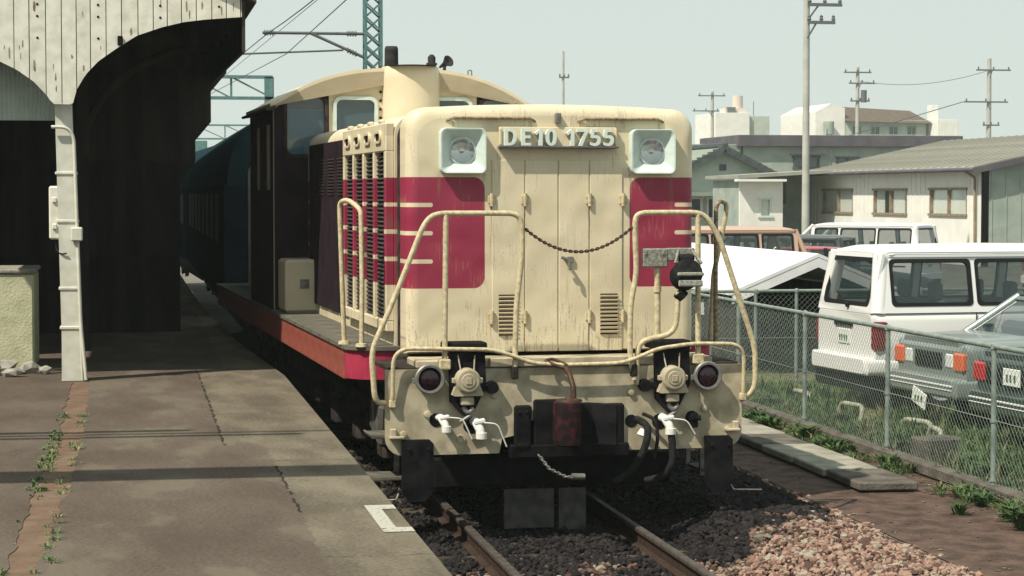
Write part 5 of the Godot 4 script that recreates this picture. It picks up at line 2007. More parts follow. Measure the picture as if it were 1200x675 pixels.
func fence_run(label: String, a: Vector3, b: Vector3, posts: Array, h: float) -> Node3D:
	var t := thing("chain_link_fence", label, "fence", a)
	var d := (b - a).normalized()
	for u in posts:
		var mb := MB.new()
		mb.tube([d * u + Vector3(0, -0.1, 0), d * u + Vector3(0, h, 0)], 0.023, 10)
		mb.lathe([Vector2(0.032, h - 0.02), Vector2(0.03, h + 0.02), Vector2(0.0, h + 0.035)], Transform3D(Basis.IDENTITY, d * u), 10)
		for y in [0.12, h * 0.5]:
			mb.lathe([Vector2(0.032, y - 0.015), Vector2(0.032, y + 0.015)], Transform3D(Basis.IDENTITY, d * u), 10)
		part("post", mb, M.fence, t)
	var mb2 := MB.new()
	mb2.tube([Vector3(0, h, 0), b - a + Vector3(0, h, 0)], 0.022, 10)
	part("top_rail", mb2, M.fence, t)
	mb2 = MB.new()
	for y in [0.06, h * 0.5]:
		mb2.tube([Vector3(0, y, 0), b - a + Vector3(0, y, 0)], 0.004, 5)
	part("tension_wire", mb2, M.fence, t)
	mb2 = MB.new()
	chain_link(mb2, Vector3.ZERO, b - a, 0.05, h)
	var net := part("wire_mesh", mb2, M.fence, t)
	net.set_meta("kind", "stuff")
	return t

func make_fences() -> void:
	var ps := []
	for k in 8:
		ps.append(0.15 + k * 2.55)
	var f := fence_run("chain link fence with grey pipe posts running along the track", Vector3(6.98, 0.03, -9.05), Vector3(6.98, 0.03, -27.0), ps, 1.22)
	var mb := MB.new()
	mb.box(Vector3(0, 0.02, -9.0), Vector3(0.14, 0.12, 18.0), 0.015)
	part("kerb", mb, M.dirty_concrete, f)
	fence_run("short chain link fence across the end of the lot before the white roofed shed", Vector3(7.0, 0.03, -27.1), Vector3(12.0, 0.03, -27.1), [0.35, 0.95, 1.5, 3.2, 4.9], 1.22)
	mb = MB.new()
	mb.box(Vector3.ZERO, Vector3(0.10, 0.16, 0.006), 0.001)
	var s := place(numbered("paper_tag"), mb.mesh(), M.plate, self, Transform3D(Basis(Vector3.BACK, 0.06), Vector3(7.20, 1.03, -27.06)))
	s.set_meta("label", "small blank white tag hanging on the short chain link fence")
	s.set_meta("category", "tag")

# ---------------------------------------------------------------- vehicles (local: +x is forward, origin on the ground under the rear bumper)
func sect(x: float, w: float, y0: float, y1: float, r: float) -> Array:
	var o := []
	for p in rrect(w * 2.0, y1 - y0, minf(r, (y1 - y0) * 0.45), 4, Vector2(0, (y0 + y1) / 2)):
		o.append(Vector3(x, p.y, p.x))
	return o

func wheels(t: Node3D, xs: Array, w: float, r: float) -> void:
	for x in xs:
		for s in [-1.0, 1.0]:
			var mb := MB.new()
			var xf := Transform3D(Basis(Vector3.RIGHT, PI / 2 * s), Vector3(x, r, s * (w - 0.10)))
			mb.lathe([Vector2(0.0, -0.09), Vector2(r * 0.9, -0.09), Vector2(r, -0.06), Vector2(r, 0.06), Vector2(r * 0.93, 0.095), Vector2(r * 0.62, 0.095), Vector2(r * 0.60, 0.06)], xf, 22)
			var o := part("wheel", mb, M.tyre, t)
			mb = MB.new()
			mb.lathe([Vector2(r * 0.60, 0.07), Vector2(r * 0.5, 0.05), Vector2(r * 0.2, 0.075), Vector2(0.0, 0.08)], xf, 18)
			part("rim", mb, M.rim, o)

func lamp_part(t: Node3D, c: Vector3, s: Vector3, m: Material, name_ := "tail_lamp") -> void:
	var mb := MB.new()
	mb.box(c, s, 0.02)
	part(name_, mb, m, t)

func make_van(label: String, at: Vector3, turn: float, paint: Material, o := {}) -> Node3D:
	var t := thing("parked_van", label, "van", at, turn, o.get("group", ""))
	var k: float = o.get("scale", 1.0)
	var roof: float = o.get("roof", 1.90)
	var L: float = o.get("length", 4.4)
	var belt: float = o.get("belt", 1.14)
	var w := 0.845
	var lean := 0.14
	var mb := MB.new()
	mb.loft([sect(0.0, w - 0.09, 0.50, belt - 0.03, 0.08), sect(0.03, w - 0.03, 0.44, belt, 0.1), sect(0.15, w - 0.005, 0.38, belt + 0.01, 0.11), sect(L * 0.5, w, 0.36, belt + 0.01, 0.11), sect(L - 0.5, w, 0.36, belt - 0.02, 0.11), sect(L - 0.12, w - 0.05, 0.38, belt - 0.22, 0.12), sect(L, w - 0.16, 0.46, belt - 0.36, 0.1)])
	var body := part("body", mb, paint, t)
	# side walls with window openings, leaning in
	var H := (roof - 0.10 - belt)
	var an := atan2(lean, H)
	var hh := H / cos(an)
	var wx := [Rect2(0.24, 0.09, 0.98, hh - 0.16), Rect2(1.30, 0.09, 1.05, hh - 0.16), Rect2(2.44, 0.09, 0.70, hh - 0.16)]
	for s in [-1.0, 1.0]:
		var xf := Transform3D(Basis(Vector3(1, 0, 0), Vector3(0, cos(an), -s * sin(an)), Vector3(0, sin(an), s * cos(an))), Vector3(0, belt - 0.01, s * (w - 0.012)))
		mb = MB.new()
		mb.wall(xf, [0.10, 3.25], 0.0, func(_x): return hh, wx, 0.035)
		var sw := part("side_panel", mb, paint, body)
		for r in wx:
			mb = MB.new()
			mb.ring(rrect(r.size.x + 0.03, r.size.y + 0.03, 0.05, 4, r.get_center()), rrect(r.size.x - 0.05, r.size.y - 0.05, 0.06, 4, r.get_center()), -0.03, 0.008, xf)
			var wf := part("window", mb, M.car_black, sw)
			mb = MB.new()
			var q := []
			for e in [[0, 0], [1, 0], [1, 1], [0, 1]]:
				q.append(xf * Vector3(r.position.x + r.size.x * e[0], r.position.y + r.size.y * e[1], -0.012))
			mb.quad(q[0], q[1], q[2], q[3], Vector3(0, 0, s))
			# (sub-part of the panel)
			part("pane", mb, M.car_glass, sw)
	# rear gate
	var ra := 0.20
	var rb := Transform3D(Basis(Vector3(0, 0, 1), Vector3(sin(ra), cos(ra), 0), Vector3(-cos(ra), sin(ra), 0)), Vector3(0.0, belt - 0.02, 0))
	var rh := (H + 0.02) / cos(ra)
	var rw := Rect2(-0.62, 0.10, 1.24, rh - 0.17)
	mb = MB.new()
	mb.wall(rb, [-0.74, 0.74], 0.0, func(_x): return rh, [rw], 0.035)
	var gate := part("tailgate", mb, paint, body)
	mb = MB.new()
	mb.ring(rrect(rw.size.x + 0.04, rw.size.y + 0.04, 0.06, 4, rw.get_center()), rrect(rw.size.x - 0.05, rw.size.y - 0.05, 0.08, 4, rw.get_center()), -0.03, 0.008, rb)
	part("window", mb, M.car_black, gate)
	mb = MB.new()
	mb.quad(rb * Vector3(rw.position.x, rw.position.y, -0.012), rb * Vector3(rw.end.x, rw.position.y, -0.012), rb * Vector3(rw.end.x, rw.end.y, -0.012), rb * Vector3(rw.position.x, rw.end.y, -0.012), Vector3(-1, 0, 0))
	part("pane", mb, M.car_glass, gate)
	mb = MB.new()
	mb.tube([rb * Vector3(0.1, 0.08, 0.03), rb * Vector3(-0.25, 0.22, 0.03)], 0.010, 6)
	mb.box(rb * Vector3(0.1, 0.07, 0.02), Vector3(0.04, 0.05, 0.05), 0.008)
	part("wiper", mb, M.car_black, gate)
	for s in [-1.0, 1.0]:
		mb = MB.new()
		mb.tube([Vector3(0.09, belt - 0.03, s * (w - 0.105)), Vector3(0.05 + 0.14, roof - 0.10, s * (w - 0.105 - lean))], 0.10, 10)
		part("corner_post", mb, paint, body)
		mb = MB.new()
		mb.tube([Vector3(L - 0.42, belt - 0.05, s * (w - 0.06)), Vector3(3.22, roof - 0.08, s * (w - lean - 0.04))], 0.05, 8)
		part("windscreen_post", mb, paint, body)
	mb = MB.new()
	mb.quad(Vector3(L - 0.42, belt - 0.04, -w + 0.08), Vector3(L - 0.42, belt - 0.04, w - 0.08), Vector3(3.22, roof - 0.09, w - lean - 0.05), Vector3(3.22, roof - 0.09, -w + lean + 0.05), Vector3(1, 0.5, 0))
	part("windscreen", mb, M.car_glass, body)
	# roof
	mb = MB.new()
	var rr := []
	for e in [[0.14, 0.86, 0.03], [0.18, 0.96, 0.07], [0.32, 1.0, 0.10], [1.6, 1.0, 0.115], [3.0, 1.0, 0.10], [3.2, 0.97, 0.07], [3.28, 0.90, 0.03]]:
		var ring := []
		var ww: float = (w - lean + 0.02) * e[1]
		for q in 13:
			var z := lerpf(-ww, ww, q / 12.0)
			ring.append(Vector3(e[0], roof - 0.115 + e[2] * pow(1.0 - pow(absf(z) / ww, 3.0), 0.6), z))
		for q in range(12, -1, -1):
			ring.append(Vector3(e[0], roof - 0.14, lerpf(-ww, ww, q / 12.0)))
		rr.append(ring)
	mb.loft(rr)
	part("roof", mb, paint, body)
	for s in [-1.0, 1.0]:
		mb = MB.new()
		mb.tube([Vector3(0.22, roof - 0.085, s * (w - lean + 0.015)), Vector3(3.2, roof - 0.085, s * (w - lean + 0.015))], 0.014, 6)
		part("drip_rail", mb, paint, body)
	for s in [-1.0, 1.0]:
		mb = MB.new()
		mb.box(Vector3(L * 0.48, 0.80, s * (w + 0.001)), Vector3(L - 0.9, 0.035, 0.016), 0.004)
		part("rub_strip", mb, M.car_black, body)
		for x in [1.26, 2.40, 3.30]:
			mb = MB.new()
			mb.box(Vector3(x, 0.80, s * (w - 0.001)), Vector3(0.010, 0.66, 0.008))
			part("door_seam", mb, M.car_black, body)
		mb = MB.new()
		mb.box(Vector3(1.40, 0.98, s * (w + 0.01)), Vector3(0.14, 0.035, 0.03), 0.01)
		part("door_handle", mb, M.car_black, body)
	# inside: seats and floor
	mb = MB.new()
	mb.box(Vector3(1.9, 0.62, 0), Vector3(3.4, 0.06, 1.5))
	for x in [1.0, 1.95, 2.8]:
		mb.box(Vector3(x, 0.95, 0), Vector3(0.16, 0.62, 1.25), 0.05, Basis(Vector3.BACK, 0.12))
		for z in [-0.42, 0.42]:
			mb.box(Vector3(x - 0.05, 1.36, z), Vector3(0.09, 0.2, 0.26), 0.03)
	part("seats", mb, M.seat, t)
	# bumpers, lamps, plate
	mb = MB.new()
	mb.loft([sect(-0.09, w - 0.10, 0.44, 0.60, 0.05), sect(-0.06, w - 0.03, 0.42, 0.62, 0.06), sect(0.12, w + 0.01, 0.42, 0.62, 0.06), sect(0.40, w + 0.008, 0.42, 0.60, 0.05)])
	part("bumper", mb, paint, t)
	mb = MB.new()
	mb.box(Vector3(0.12, 0.33, 0), Vector3(0.30, 0.22, 1.60), 0.03)
	part("valance", mb, M.car_black, t)
	for s in [-1.0, 1.0]:
		lamp_part(t, Vector3(0.085, 0.87, s * (w - 0.05)), Vector3(0.17, 0.33, 0.12), M.tail_dark)
		lamp_part(t, Vector3(-0.06, 0.53, s * (w - 0.30)), Vector3(0.05, 0.05, 0.14), M.tail_clear, "reflector")
	mb = MB.new()
	mb.box(Vector3(-0.004, 0.83, 0.0), Vector3(0.02, 0.17, 0.33), 0.005)
	var np := part("number_plate", mb, M.plate, t)
	mb = MB.new()
	mb.box(Vector3(0.0, 0.98, 0.0), Vector3(0.05, 0.07, 0.5), 0.01)
	part("garnish", mb, M.car_black, t)
	mb = MB.new()
	for z in [-0.09, -0.03, 0.04, 0.1]:
		mb.box(Vector3(-0.0155, 0.81, z), Vector3(0.003, 0.07, 0.03))
	part("marking", mb, M.plate_ink, np)
	wheels(t, [0.85, L - 1.1], w, 0.31)
	t.scale = Vector3.ONE * k
	return t

func make_sedan(label: String, at: Vector3, turn: float, paint: Material, o := {}) -> Node3D:
	var t := thing("parked_car", label, "car", at, turn, o.get("group", ""))
	var w := 0.83
	var mb := MB.new()
	mb.loft([sect(0.0, w - 0.08, 0.50, 0.86, 0.06), sect(0.03, w - 0.02, 0.42, 0.92, 0.07), sect(0.12, w - 0.005, 0.34, 0.955, 0.09), sect(0.9, w, 0.30, 0.97, 0.10), sect(2.2, w, 0.28, 0.93, 0.11), sect(3.2, w, 0.28, 0.90, 0.11), sect(4.1, w - 0.02, 0.30, 0.78, 0.1), sect(4.38, w - 0.07, 0.36, 0.70, 0.1), sect(4.45, w - 0.15, 0.42, 0.64, 0.08)])
	var body := part("body", mb, paint, t)
	# boot lid, a separate panel with a shut line
	mb = MB.new()
	mb.loft([sect(0.02, w - 0.18, 0.62, 0.952, 0.03), sect(0.05, w - 0.13, 0.60, 0.965, 0.03), sect(0.85, w - 0.12, 0.7, 0.992, 0.03)])
	part("boot_lid", mb, paint, body)
	# cabin glass with posts and roof
	var lo := [Vector3(0.78, 0.95, -w + 0.08), Vector3(3.25, 0.90, -w + 0.08), Vector3(3.25, 0.90, w - 0.08), Vector3(0.78, 0.95, w - 0.08)]
	var hi := [Vector3(1.35, 1.36, -0.57), Vector3(2.45, 1.36, -0.57), Vector3(2.45, 1.36, 0.57), Vector3(1.35, 1.36, 0.57)]
	var cabin := MB.new()
	cabin.loft([lo, hi], false, false)
	part("cabin_glass", cabin, M.car_glass, body)
	for i in 4:
		mb = MB.new()
		mb.tube([lo[i], hi[i]], 0.045, 8)
		part("roof_post", mb, paint, body)
	for s in [-1.0, 1.0]:
		mb = MB.new()
		mb.bar(Vector3(1.95, 0.92, s * (w - 0.075)), Vector3(1.93, 1.36, s * 0.578), 0.03, 0.08, Vector3(1, 0, 0))
		part("door_post", mb, M.car_black, body)
	mb = MB.new()
	var rr := []
	for e in [[1.28, 0.9, 0.0], [1.36, 1.0, 0.03], [1.9, 1.0, 0.05], [2.42, 1.0, 0.03], [2.5, 0.92, 0.0]]:
		var ring := []
		for q in 9:
			var z: float = lerpf(-0.6, 0.6, q / 8.0) * e[1]
			ring.append(Vector3(e[0], 1.345 + e[2] * (1.0 - pow(absf(z) / 0.61, 3.0)), z))
		for q in range(8, -1, -1):
			ring.append(Vector3(e[0], 1.325, lerpf(-0.6, 0.6, q / 8.0) * e[1]))
		rr.append(ring)
	mb.loft(rr)
	part("roof", mb, o.get("top", paint), body)
	mb = MB.new()
	mb.box(Vector3(2.0, 0.55, 0), Vector3(2.4, 0.1, 1.4))
	for x in [1.25, 2.2]:
		mb.box(Vector3(x, 0.85, 0), Vector3(0.16, 0.5, 1.25), 0.05, Basis(Vector3.BACK, 0.2))
	part("seats", mb, M.seat, t)
	# rear: bumper with two strips, garnish, lamps, plate
	mb = MB.new()
	mb.loft([sect(-0.10, w - 0.10, 0.40, 0.56, 0.04), sect(-0.07, w - 0.03, 0.37, 0.58, 0.05), sect(0.12, w + 0.01, 0.35, 0.58, 0.05), sect(0.45, w + 0.008, 0.36, 0.56, 0.05)])
	var bp := part("bumper", mb, o.get("bumper", paint), t)
	mb = MB.new()
	mb.box(Vector3(-0.10, 0.505, 0), Vector3(0.02, 0.02, 1.48), 0.005)
	mb.box(Vector3(-0.10, 0.46, 0), Vector3(0.02, 0.012, 1.45), 0.004)
	part("bumper_strip", mb, M.tail_clear, bp)
	mb = MB.new()
	mb.box(Vector3(-0.004, 0.74, 0), Vector3(0.03, 0.17, o.get("garnish", 0.62)), 0.01)
	part("garnish", mb, M.car_black, t)
	for s in [-1.0, 1.0]:
		lamp_part(t, Vector3(0.02, 0.75, s * (w - 0.13)), Vector3(0.09, 0.19, 0.22), o.get("lamp", M.tail_orange))
		lamp_part(t, Vector3(0.012, 0.75, s * (w - 0.35)), Vector3(0.05, 0.16, 0.18), o.get("lamp2", M.tail_clear), "reverse_lamp")
	mb = MB.new()
	var ph: float = o.get("plate_y", 0.74)
	mb.box(Vector3(-0.03 if ph > 0.6 else -0.11, ph, 0.0), Vector3(0.015, 0.165, 0.33), 0.004, Basis(Vector3.RIGHT, o.get("plate_tilt", 0.0)))
	var np := part("number_plate", mb, M.plate, t)
	mb = MB.new()
	for z in [-0.08, -0.01, 0.07]:
		mb.box(Vector3(-0.039 if ph > 0.6 else -0.119, ph - 0.01, z), Vector3(0.003, 0.07, 0.035), 0.0, Basis(Vector3.RIGHT, o.get("plate_tilt", 0.0)))
	part("marking", mb, M.plate_ink, np)
	wheels(t, [0.95, 3.55], w, 0.29)
	return t

func make_parking() -> void:
	make_van("white van with dark rear window parked tail towards the chain link fence", Vector3(8.15, 0.03, -24.14), deg_to_rad(5), M.car_white)
	make_sedan("silver saloon car with orange tail lamps beside the white van", Vector3(8.27, 0.03, -21.72), deg_to_rad(5), M.car_silver, {"plate_y": 0.33, "plate_tilt": 0.25})
	make_sedan("dark green saloon car with red tail lamps behind the fence", Vector3(8.2, 0.03, -19.3), deg_to_rad(5), M.car_green, {"lamp": M.tail_red, "lamp2": M.car_black, "garnish": 1.1})
	make_van("small orange van whose roof shows beyond the white roofed shed", Vector3(10.35, 0.0, -43.5), deg_to_rad(4), M.car_orange, {"scale": 0.96, "roof": 1.93, "length": 3.9, "belt": 1.2})
	make_van("white minivan parked at an angle in front of the warehouse", Vector3(19.6, 0.0, -51.5), PI - 0.75, M.car_white, {"roof": 2.0, "belt": 1.22, "scale": 0.9})
	make_van("dark grey wagon half hidden between the orange van and the minivan", Vector3(16.9, 0.0, -49.5), PI - 0.6, M.car_dark, {"roof": 1.72, "belt": 1.02, "scale": 0.9})
	make_sedan("car with a red roof just behind the shed gable", Vector3(12.5, 0.0, -44.5), deg_to_rad(8), M.car_dark, {"top": M.car_red})
	make_van("low white wagon at the right end of the lot below the green wall", Vector3(20.6, 0.0, -47.0), deg_to_rad(8), M.car_white, {"roof": 1.60, "belt": 0.95})
	# bent pipe wheel stops in the grass
	var t := thing("wheel_stop", "low bent pipe wheel stop in the grass between the fence and the van's tail", "wheel stop", Vector3(7.86, 0.02, -23.0), 0.2, "pipe wheel stops behind the fence")
	var mb := MB.new()
	mb.tube(bend([Vector3(-0.05, -0.08, 0.25), Vector3(0, 0.15, 0.25), Vector3(0, 0.15, -0.25), Vector3(-0.05, -0.08, -0.25)], 0.1), 0.028, 10)
	part("hoop", mb, M.stop_paint, t)
	copy_of(t, Vector3(7.78, 0.02, -24.6), "low bent pipe wheel stop in the grass between the fence and the van's tail", -0.1)
	copy_of(t, Vector3(7.95, 0.02, -21.2), "pipe wheel stop under the silver car's bumper", 0.1)
	copy_of(t, Vector3(7.85, 0.02, -20.4), "pipe wheel stop in the weeds between the silver and the dark green car", -0.35)
	var c := thing("concrete_block", "small dirty concrete block in the weeds behind the fence", "block", Vector3(7.35, 0.02, -19.1), 0.3)
	mb = MB.new()
	mb.box(Vector3(0, 0.09, 0), Vector3(0.40, 0.28, 0.30), 0.02)
	part("block", mb, M.dirty_concrete, c)
	# low shed with a white sheet roof behind the short fence
	var s := thing("low_shed", "low open shed with a white sheet gable roof behind the short fence", "shed", Vector3(9.3, 0.0, -28.9))
	for q in [-1.0, 1.0]:
		mb = MB.new()
		mb.prism(PackedVector2Array([Vector2(0, 1.64), Vector2(q * 1.25, 1.12), Vector2(q * 1.25, 1.17), Vector2(0, 1.69)]), 0.25, -8.5)
		part("roof_sheet", mb, M.white_sheet, s)
		mb = MB.new()
		mb.prism(PackedVector2Array([Vector2(0, 1.50), Vector2(q * 1.22, 1.0), Vector2(q * 1.22, 1.125), Vector2(0, 1.635)]), 0.245, 0.20)
		part("fascia", mb, M.white_sheet, s)
		for z in [0.1, -4.0, -8.2]:
			mb = MB.new()
			mb.box(Vector3(q * 1.12, 0.53, z), Vector3(0.08, 1.06, 0.08))
			part("post", mb, M.dark_timber, s)
		mb = MB.new()
		mb.box(Vector3(q * 1.1, 0.58, -4.2), Vector3(0.03, 1.16, 8.2))
		part("side_wall", mb, M.dark_timber, s)
	mb = MB.new()
	mb.prism(PackedVector2Array([Vector2(-1.1, 0), Vector2(1.1, 0), Vector2(1.1, 1.1), Vector2(0, 1.58), Vector2(-1.1, 1.1)]), -8.4, -8.45)
	part("back_wall", mb, M.dark_timber, s)
	# scooter by the annex
	var sc := thing("parked_scooter", "small dark scooter parked beside the annex of the warehouse", "scooter", Vector3(24.6, 0.0, -78.0), 0.7)
	for z in [-0.6, 0.6]:
		mb = MB.new()
		mb.lathe([Vector2(0, 0.05), Vector2(0.24, 0.05), Vector2(0.26, 0), Vector2(0.24, -0.05), Vector2(0, -0.05)], Transform3D(Basis(Vector3.BACK, PI / 2), Vector3(0, 0.26, z)), 16)
		part("wheel", mb, M.tyre, sc)
	mb = MB.new()
	mb.loft([[Vector3(-0.12, 0.3, -0.75), Vector3(0.12, 0.3, -0.75), Vector3(0.1, 0.7, -0.8), Vector3(-0.1, 0.7, -0.8)], [Vector3(-0.16, 0.3, -0.1), Vector3(0.16, 0.3, -0.1), Vector3(0.14, 0.72, -0.1), Vector3(-0.14, 0.72, -0.1)], [Vector3(-0.14, 0.22, 0.1), Vector3(0.14, 0.22, 0.1), Vector3(0.14, 0.3, 0.1), Vector3(-0.14, 0.3, 0.1)], [Vector3(-0.14, 0.25, 0.4), Vector3(0.14, 0.25, 0.4), Vector3(0.14, 0.4, 0.42), Vector3(-0.14, 0.4, 0.42)], [Vector3(-0.18, 0.85, 0.42), Vector3(0.18, 0.85, 0.42), Vector3(0.16, 0.9, 0.5), Vector3(-0.16, 0.9, 0.5)]])
	part("body", mb, M.car_dark, sc)
	mb = MB.new()
	mb.box(Vector3(0, 0.77, -0.45), Vector3(0.26, 0.1, 0.65), 0.04)
	part("seat", mb, M.rubber, sc)
	mb = MB.new()
	mb.tube([Vector3(0, 0.3, 0.6), Vector3(0, 1.0, 0.42)], 0.03, 8)
	mb.tube([Vector3(-0.33, 1.02, 0.36), Vector3(0, 1.0, 0.42), Vector3(0.33, 1.02, 0.36)], 0.02, 8)
	part("handlebar", mb, M.iron, sc)

# ---------------------------------------------------------------- town
func wall_window(parent: Node, xf: Transform3D, r: Rect2, depth: float, mullions: int, frame: Material, curtain := true, open_from := -1.0) -> void:
	var mb := MB.new()
	var c := r.get_center()
	var fw := 0.09
	mb.box(xf * Vector3(c.x, r.position.y + fw / 2, -0.04), Vector3(r.size.x + 0.1, fw, 0.2), 0.0, xf.basis)
	mb.box(xf * Vector3(c.x, r.end.y - fw / 2, -0.04), Vector3(r.size.x + 0.1, fw, 0.2), 0.0, xf.basis)
	for k in mullions + 1:
		mb.box(xf * Vector3(lerpf(r.position.x + fw / 2, r.end.x - fw / 2, float(k) / mullions), c.y, -0.05), Vector3(fw, r.size.y - 2 * fw, 0.12), 0.0, xf.basis)
	var o := part("window", mb, frame, parent)
	mb = MB.new()
	mb.box(xf * Vector3(c.x, c.y, -0.08), Vector3(r.size.x, r.size.y, 0.012), 0.0, xf.basis)
	part("pane", mb, M.pane, o)
	mb = MB.new()
	mb.box(xf * Vector3(c.x, c.y, -0.45), Vector3(r.size.x + 0.2, r.size.y + 0.2, 0.02), 0.0, xf.basis)
	part("dark_inside", mb, M.room, o)
	if curtain:
		mb = MB.new()
		var n := int(r.size.x / 0.09)
		for k in n:
			var u := (k + 0.5) / n
			if open_from >= 0.0 and absf(u - open_from) < 0.13 or (open_from >= 0.0 and u < 0.14):
				continue
			var x0 := lerpf(r.position.x, r.end.x, float(k) / n)
			var x1 := lerpf(r.position.x, r.end.x, float(k + 1) / n)
			var xm := (x0 + x1) / 2
			mb.quad(xf * Vector3(x0, r.position.y, -0.13), xf * Vector3(xm, r.position.y, -0.10), xf * Vector3(xm, r.end.y, -0.10), xf * Vector3(x0, r.end.y, -0.13), xf.basis * Vector3(-1, 0, 1))
			mb.quad(xf * Vector3(xm, r.position.y, -0.10), xf * Vector3(x1, r.position.y, -0.13), xf * Vector3(x1, r.end.y, -0.13), xf * Vector3(xm, r.end.y, -0.10), xf.basis * Vector3(1, 0, 1))
		part("curtain", mb, M.curtain, o)

func make_town() -> void:
	# white warehouse, long side towards the track
	var t := thing("warehouse", "long white warehouse with three curtained windows and low grey roof", "building", Vector3(29.0, 0, -71.1))
	var toTrack := Transform3D(Basis(Vector3(0, 0, -1), Vector3.UP, Vector3(-1, 0, 0)), Vector3.ZERO)
	# local x of this wall runs from the near corner back along the track
	toTrack.basis = Basis(Vector3(0, 0, -1), Vector3.UP, Vector3(-1, 0, 0))
	var ho := [Rect2(1.5, 1.72, 3.65, 1.03), Rect2(7.5, 1.70, 3.8, 1.04), Rect2(13.8, 1.70, 3.9, 1.05)]
	var mb := MB.new()
	mb.wall(toTrack, [0.0, 19.4], 0.0, func(_x): return 3.45, ho, 0.2)
	var w := part("wall", mb, M.shed_wall, t)
	for i in 3:
		wall_window(w, toTrack, ho[i], 0.2, 2, M.window_frame, true, [-1.0, 0.60, -1.0][i])
	for i in 40:
		mb = MB.new()
		mb.box(Vector3(-0.012, 1.72, -0.25 - i * 0.485), Vector3(0.02, 3.4, 0.03))
		var skip := false
		for r in ho:
			if 0.25 + i * 0.485 > r.position.x - 0.15 and 0.25 + i * 0.485 < r.end.x + 0.15:
				skip = true
		if not skip:
			part("batten", mb, M.shed_wall, w)
	var front := Transform3D(Basis.IDENTITY, Vector3(0.0, 0, 0.0))
	mb = MB.new()
	mb.wall(front, [0.0, 6.0, 12.0], 0.0, func(x: float): return 4.72 - 1.27 * absf(x - 6.0) / 6.0, [Rect2(3.5, 0.02, 2.6, 2.4)], 0.2)
	var gw := part("gable_wall", mb, M.flat_wall, t, "grey green steel gable wall")
	mb = MB.new()
	mb.box(Vector3(4.8, 1.2, -0.1), Vector3(2.6, 2.38, 0.06))
	part("door", mb, M.car_dark, gw)
	for i in 22:
		mb = MB.new()
		var x := 0.3 + i * 0.53
		if x > 3.3 and x < 6.3:
			continue
		mb.box(Vector3(x, 1.7, 0.012), Vector3(0.04, 3.36, 0.022))
		part("rib", mb, M.flat_wall, gw)
	mb = MB.new()
	mb.wall(Transform3D(Basis(Vector3.UP, PI), Vector3(12, 0, -19.4)), [0.0, 6.0, 12.0], 0.0, func(x: float): return 4.72 - 1.27 * absf(x - 6.0) / 6.0, [], 0.2)
	mb.box(Vector3(11.9, 1.72, -9.7), Vector3(0.2, 3.44, 19.0))
	part("back_wall", mb, M.shed_wall, t)
	for s in [-1.0, 1.0]:
		# ribbed roof sheets laid side by side
		for i in 26:
			mb = MB.new()
			var z0 := 0.35 - i * 0.775
			mb.prism(PackedVector2Array([Vector2(6.0, 4.76), Vector2(6.0 + s * 6.5, 3.384), Vector2(6.0 + s * 6.5, 3.45), Vector2(6.0, 4.84)]), z0, z0 - 0.76)
			mb.bar(Vector3(6.0, 4.855, z0 - 0.02), Vector3(6.0 + s * 6.5, 3.465, z0 - 0.02), 0.05, 0.05)
			part("roof_sheet", mb, M.shed_roof, t)
		mb = MB.new()
		mb.bar(Vector3(6.0, 4.70, 0.38), Vector3(6.0 + s * 6.5, 3.32, 0.38), 0.05, 0.2)
		part("verge_board", mb, M.parapet, t)
	mb = MB.new()
	mb.tube([Vector3(-0.5, 3.36, 0.4), Vector3(-0.5, 3.36, -19.8)], 0.07, 8)
	part("gutter", mb, M.parapet, t)
	mb = MB.new()
	mb.tube(bend([Vector3(-0.5, 3.33, -0.55), Vector3(-0.1, 3.1, -0.55), Vector3(-0.08, 0.0, -0.55)], 0.1), 0.05, 8)
	part("downpipe", mb, M.window_frame, t)
	# annex
	t = thing("warehouse_annex", "small white annex with a flat eave at the warehouse's far end", "building", Vector3(24.82, 0, -87.0))
	mb = MB.new()
	mb.wall(Transform3D.IDENTITY, [0.0, 1.85], 0.0, func(_x): return 3.1, [Rect2(0.83, 1.54, 0.55, 0.85)], 0.15)
	var aw := part("wall", mb, M.shed_wall, t)
	wall_window(aw, Transform3D.IDENTITY, Rect2(0.83, 1.54, 0.55, 0.85), 0.15, 1, M.pale_green)
	mb = MB.new()
	mb.box(Vector3(1.78, 1.55, -2.2), Vector3(0.14, 3.1, 4.1))
	mb.box(Vector3(0.07, 1.55, -2.2), Vector3(0.14, 3.1, 4.1))
	mb.box(Vector3(3.0, 1.7, -3.4), Vector3(2.4, 3.4, 0.15))
	part("side_wall", mb, M.flat_wall, t)
	mb = MB.new()
	mb.box(Vector3(2.55, 2.55, -3.3), Vector3(0.9, 0.9, 0.06))
	part("shutter", mb, M.parapet, t)
	mb = MB.new()
	mb.prism(PackedVector2Array([Vector2(-0.25, 3.16), Vector2(4.3, 3.42), Vector2(4.3, 3.56), Vector2(-0.25, 3.30)]), 0.55, -4.6)
	part("roof", mb, M.shed_roof, t)
	mb = MB.new()
	mb.box(Vector3(0.8, 3.09, 0.3), Vector3(2.1, 0.10, 0.5))
	part("eave_board", mb, M.far_white, t)
	# house with a tiled gable
	t = thing("tiled_house", "grey green house with dark tiled gable roof beside the annex", "house", Vector3(26.85, 0, -97.0))
	mb = MB.new()
	var hw := [Rect2(-2.3, 1.36, 1.35, 1.02), Rect2(-0.75, 1.36, 1.4, 1.02)]
	mb.wall(Transform3D.IDENTITY, [-2.6, 0.0, 2.6], 0.0, func(x: float): return 4.5 - 0.50 * absf(x), hw, 0.15)
	var hwall := part("wall", mb, M.house_wall, t)
	for r in hw:
		wall_window(hwall, Transform3D.IDENTITY, r, 0.15, 2, M.far_white, false)
	mb = MB.new()
	mb.box(Vector3(0, 3.75, 0.02), Vector3(0.32, 0.28, 0.06))
	part("gable_vent", mb, M.parapet, hwall)
	mb = MB.new()
